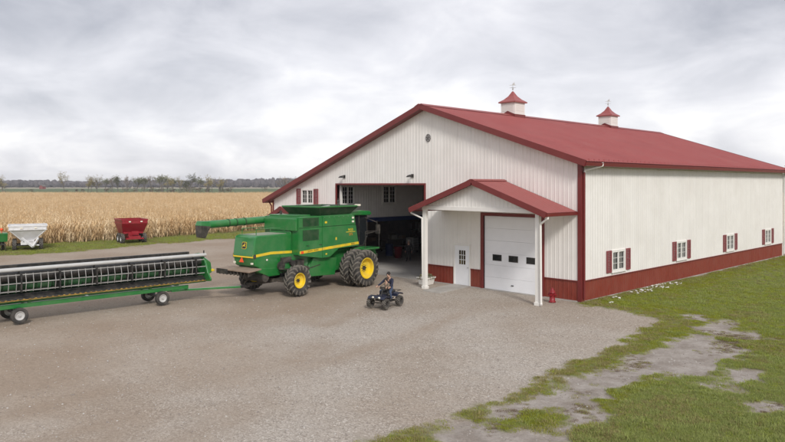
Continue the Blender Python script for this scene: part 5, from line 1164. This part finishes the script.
idx = np.where((med > .60) & (rng.uniform(0, 1, len(gp)) < .4), 2, idx); idx = np.where(rng.uniform(0, 1, len(gp)) < .07, 2, idx); idx = np.where((eg < 2.3) & (gp[:, 0] > 0) & (rng.uniform(0, 1, len(gp)) < .75), 3, idx); idx = np.where((eg < .5) & (gp[:, 0] > 0) & (rng.uniform(0, 1, len(gp)) < .3), 2, idx)
idx = np.where((big_n > .56) & (gp[:, 0] > 0) & (gp[:, 1] > -4) & (rng.uniform(0, 1, len(gp)) < .5), 3, idx)
idx = np.where(isw, np.where(rng.uniform(0, 1, len(gp)) < .5, 5, 3), idx)
xi = np.clip(np.searchsorted(xs, gp[:, 0]), 0, nx - 1); yi = np.clip(np.searchsorted(ys, gp[:, 1]), 0, ny - 1)
cl_ = fbm(gp[:, 0], gp[:, 1], 2.8, 2, 77)
sc_ = (.55 + .5 * med + .5 * np.clip((cl_ - .4) * 2, 0, 1)) * np.where(isw, .6, 1) * np.clip((dcam / 26), .8, 2.0) ** .6
gr_o = scatter('grass', np.stack([gp[:, 0], gp[:, 1], gz[yi, xi]], -1), rng.uniform(0, 6.28, len(gp)), sc_, idx, tufts)
tag(gr_o, 'short green lawn grass around the barn and along the corn', 'grass', kind='stuff')
# loose stones on the yard
def pebble(seed, mat):
    rd = random.Random(seed); mb = MB().ball((0, 0, 0), 1, 6, 4, 1, .8, .6); mb.v = [(x_ * rd.uniform(.8, 1.2), y_ * rd.uniform(.8, 1.2), z_ * rd.uniform(.8, 1.2)) for x_, y_, z_ in mb.v]; return proto('pebble', mb.mesh('pebble', mat))
pm = [M('pebble_a', (.38, .35, .32), .85), M('pebble_b', (.24, .21, .19), .85), M('pebble_c', (.46, .44, .41), .85)]
pb = [pebble(i, pm[i % 3]) for i in range(3)]
q_ = np.stack([rng.uniform(-16, 14, 9000), rng.uniform(-26, -2.6, 9000)], -1); dq = (q_ - np.array(CAM[:2])) @ FW; k_ = (dq > 9) & (rng.uniform(0, 1, len(q_)) < np.clip(26 / dq - .4, .2, 1)) & (grass_mask(q_[:, 0], q_[:, 1]) < .4); q_ = q_[k_]
xi = np.clip(np.searchsorted(xs, q_[:, 0]), 0, nx - 1); yi = np.clip(np.searchsorted(ys, q_[:, 1]), 0, ny - 1)
st = scatter('gravel', np.stack([q_[:, 0], q_[:, 1], gz[yi, xi] + .004], -1), rng.uniform(0, 6.28, len(q_)), .010 + .022 * rng.uniform(0, 1, len(q_)) ** 3, rng.integers(0, 3, len(q_)), pb)
tag(st, 'loose pale gravel stones strewn over the yard', 'gravel', kind='stuff')

# ------------------------------------------------------------------ far trees and woods
m_lf = [M('leaf_yellow', (.36, .29, .13), .8, var=.3, trans=.3), M('leaf_olive', (.20, .20, .10), .8, var=.3, trans=.3), M('leaf_brown', (.28, .21, .15), .8, var=.3, trans=.2)]
def tree_meshes(seed, dens, mat, h=12.0, spread=.32, low=.30):
    rd = random.Random(seed); tk = MB(); tips = []
    def grow(p, d, ln, r, lvl):
        q = p + d * ln; tk.tube(p, q, r, r * .68, 6 if lvl < 2 else 4, False)
        ln = ln * rd.uniform(.8, 1.2)
        if lvl >= 4: tips.append(q); return
        if lvl >= 2: tips.append(q); tips.append(p.lerp(q, .5))
        for k in range(3 if lvl else 5):
            a_ = rd.uniform(0, 6.28); nd = (d + Vector((math.cos(a_), math.sin(a_), rd.uniform(-.1, .5))) * rd.uniform(.45, .85) * (spread / .32)).normalized()
            st_ = p.lerp(q, rd.uniform(.45, 1.0)) if k else q
            grow(st_, nd, ln * rd.uniform(.58, .78), r * .55, lvl + 1)
    grow(Vector((0, 0, -.2)), Vector((rd.gauss(0, .04), rd.gauss(0, .04), 1)).normalized(), h * low, h * .018, 0)
    cr = MB()
    for tp in tips:
        for k in range(dens if rd.random() < .75 else 0):
            c = tp + Vector((rd.gauss(0, .45), rd.gauss(0, .45), rd.gauss(0, .4))); u_ = Vector((rd.gauss(0, 1), rd.gauss(0, 1), rd.gauss(0, 1))).normalized(); v_ = u_.orthogonal().normalized() * rd.uniform(.10, .18); u_ = u_ * rd.uniform(.14, .26)
            cr.poly([c - u_, c + v_, c + u_, c - v_])
    hz_ = max(v[2] for v in tk.v)
    return tk.mesh('trunk', m_bark), cr.mesh('crown', mat), hz_
TV = [tree_meshes(1, 3, m_lf[0], low=.26), tree_meshes(2, 2, m_lf[1], low=.22, spread=.27), tree_meshes(3, 1, m_lf[2], spread=.24), tree_meshes(4, 4, m_lf[1], spread=.40, low=.24), tree_meshes(5, 2, m_lf[0], spread=.22, low=.34)]
KIND = ['yellow-leaved tree beyond the far edge of the corn field', 'thin olive-leaved tree beyond the far edge of the corn field', 'nearly bare tree beyond the far edge of the corn field', 'broad olive-leaved tree beyond the far edge of the corn field', 'slim yellowing tree beyond the far edge of the corn field']
for px_, top_, v_, dep in ((3, 174, 0, 420), (64, 169.5, 4, 410), (88, 174, 0, 405), (91.5, 174.5, 2, 420), (97, 173.5, 0, 410), (112, 175, 2, 430), (118, 175, 1, 410), (127, 174.5, 2, 430), (137, 177, 1, 470), (144, 176.5, 1, 460), (151, 173.5, 2, 400), (162, 174.5, 1, 430), (167, 174, 0, 440), (180, 175, 4, 430), (190, 173, 3, 390), (199, 178, 1, 480), (207, 173.5, 0, 400), (212, 177, 2, 450), (219, 176, 0, 430), (284, 175, 2, 320), (297, 175, 2, 330), (172, 178, 1, 500), (105, 178, 1, 520), (784, 168, 1, 190), (789, 166, 3, 200), (796, 167, 1, 190)):
    tk, cr, hz_ = TV[v_]; x_, y_ = ground_at(px_, dep); ht = 5.35 + (184 - top_) * dep / FPX; sc = (ht + .2) / hz_ * .93
    right = px_ > 600
    o = empty('field_tree', (x_, y_, -.25), random.uniform(0, 6.28), label=(KIND[v_] if not right else 'leafy tree rising behind the corn past the barn back corner'), cat='tree', group=('trees behind the barn' if right else 'trees beyond the corn field: ' + KIND[v_].split(' tree')[0]))
    wq = random.uniform(.7, 1.15); o.scale = (sc * wq, sc * wq, sc); link('trunk', tk, o); link('crown', cr, o)
sb = MB(); rd = random.Random(9)
for k in range(45):
    px_ = rd.choice((rd.uniform(105, 232), rd.uniform(105, 232), rd.uniform(-60, 300))); dep = rd.uniform(430, 520); x_, y_ = ground_at(px_, dep); h = rd.uniform(1.2, 3.6); r = rd.uniform(1.2, 3.2)
    for i in range(60):
        c = Vector((x_ + rd.gauss(0, r * .5), y_ + rd.gauss(0, r * .5), max(.1, h * (1 - rd.random() ** 2)) - .2)); u_ = Vector((rd.gauss(0, 1), rd.gauss(0, 1), rd.gauss(0, 1))).normalized(); v_ = u_.orthogonal().normalized() * rd.uniform(.15, .3); u_ = u_ * rd.uniform(.2, .45)
        sb.poly([c - u_, c + v_, c + u_, c - v_])
tag(sb.build('scrub', M('scrub_leaf', (.15, .12, .07), .85, var=.5, scale=.2, trans=.2)), 'low brown scrub between the trees past the corn', 'scrub', kind='stuff')
wm = M('far_wood', (.115, .102, .105), .9, var=.4, scale=.05)
wd_ = MB(); rd = random.Random(3)
for k in range(2600):
    px_ = rd.uniform(-420, 420) if k < 2100 else rd.uniform(700, 1200); dep = rd.uniform(1080, 1290); x_, y_ = ground_at(px_, dep); h = rd.uniform(8.5, 11.5) * (1 + .28 * (px_ > 215) + .10 * math.sin(px_ * .05)); r = rd.uniform(3.0, 5.5); n0 = len(wd_.v)
    wd_.ball((x_, y_, h * .52), 1, 7, 5, r, r, h * .5)
    for i in range(n0, len(wd_.v)): v = wd_.v[i]; wd_.v[i] = (v[0] + rd.uniform(-1.2, 1.2), v[1] + rd.uniform(-1.2, 1.2), v[2] + rd.uniform(-.9, .9))
    wd_.tube((x_, y_, -.3), (x_, y_, h * .3), .3, .2, 4, False)
tag(wd_.build('far_woods', wm), 'long low band of leafless woods along the horizon', 'woods', kind='stuff')
x_, y_ = ground_at(42.5, 760); sd_ = empty('red_shed', (x_, y_, -.2), .5, label='tiny red shed far off across the fields', cat='shed')
MB().prism([(-2.4, 0), (2.4, 0), (2.4, 3.0), (0, 4.4), (-2.4, 3.0)], -2.2, 2.2, 'y').build('wall', M('shed_red', (.26, .06, .05), .8), sd_)
MB().hexa([(-2.8, -2.5, 2.85), (0, -2.5, 4.5), (0, 2.5, 4.5), (-2.8, 2.5, 2.85), (-2.8, -2.5, 3.0), (0, -2.5, 4.65), (0, 2.5, 4.65), (-2.8, 2.5, 3.0)]).build('roof', m_bark, sd_)
MB().hexa([(2.8, -2.5, 2.85), (.01, -2.5, 4.5), (.01, 2.5, 4.5), (2.8, 2.5, 2.85), (2.8, -2.5, 3.0), (.01, -2.5, 4.65), (.01, 2.5, 4.65), (2.8, 2.5, 3.0)]).build('roof', m_bark, sd_)

# ------------------------------------------------------------------ air
hm = bpy.data.materials.new('haze_air'); hm.use_nodes = True; t = hm.node_tree; t.nodes.clear()
ho = N(t, 'ShaderNodeOutputMaterial'); pv = N(t, 'ShaderNodeVolumePrincipled'); pv.inputs['Color'].default_value = (.86, .88, .94, 1); pv.inputs['Density'].default_value = .00027; pv.inputs['Anisotropy'].default_value = .2
t.links.new(pv.outputs[0], ho.inputs['Volume'])
hz = MB().box(-3100, -3100, -1.4, 3100, 3100, 19).build('haze', hm); tag(hz, kind='stuff')
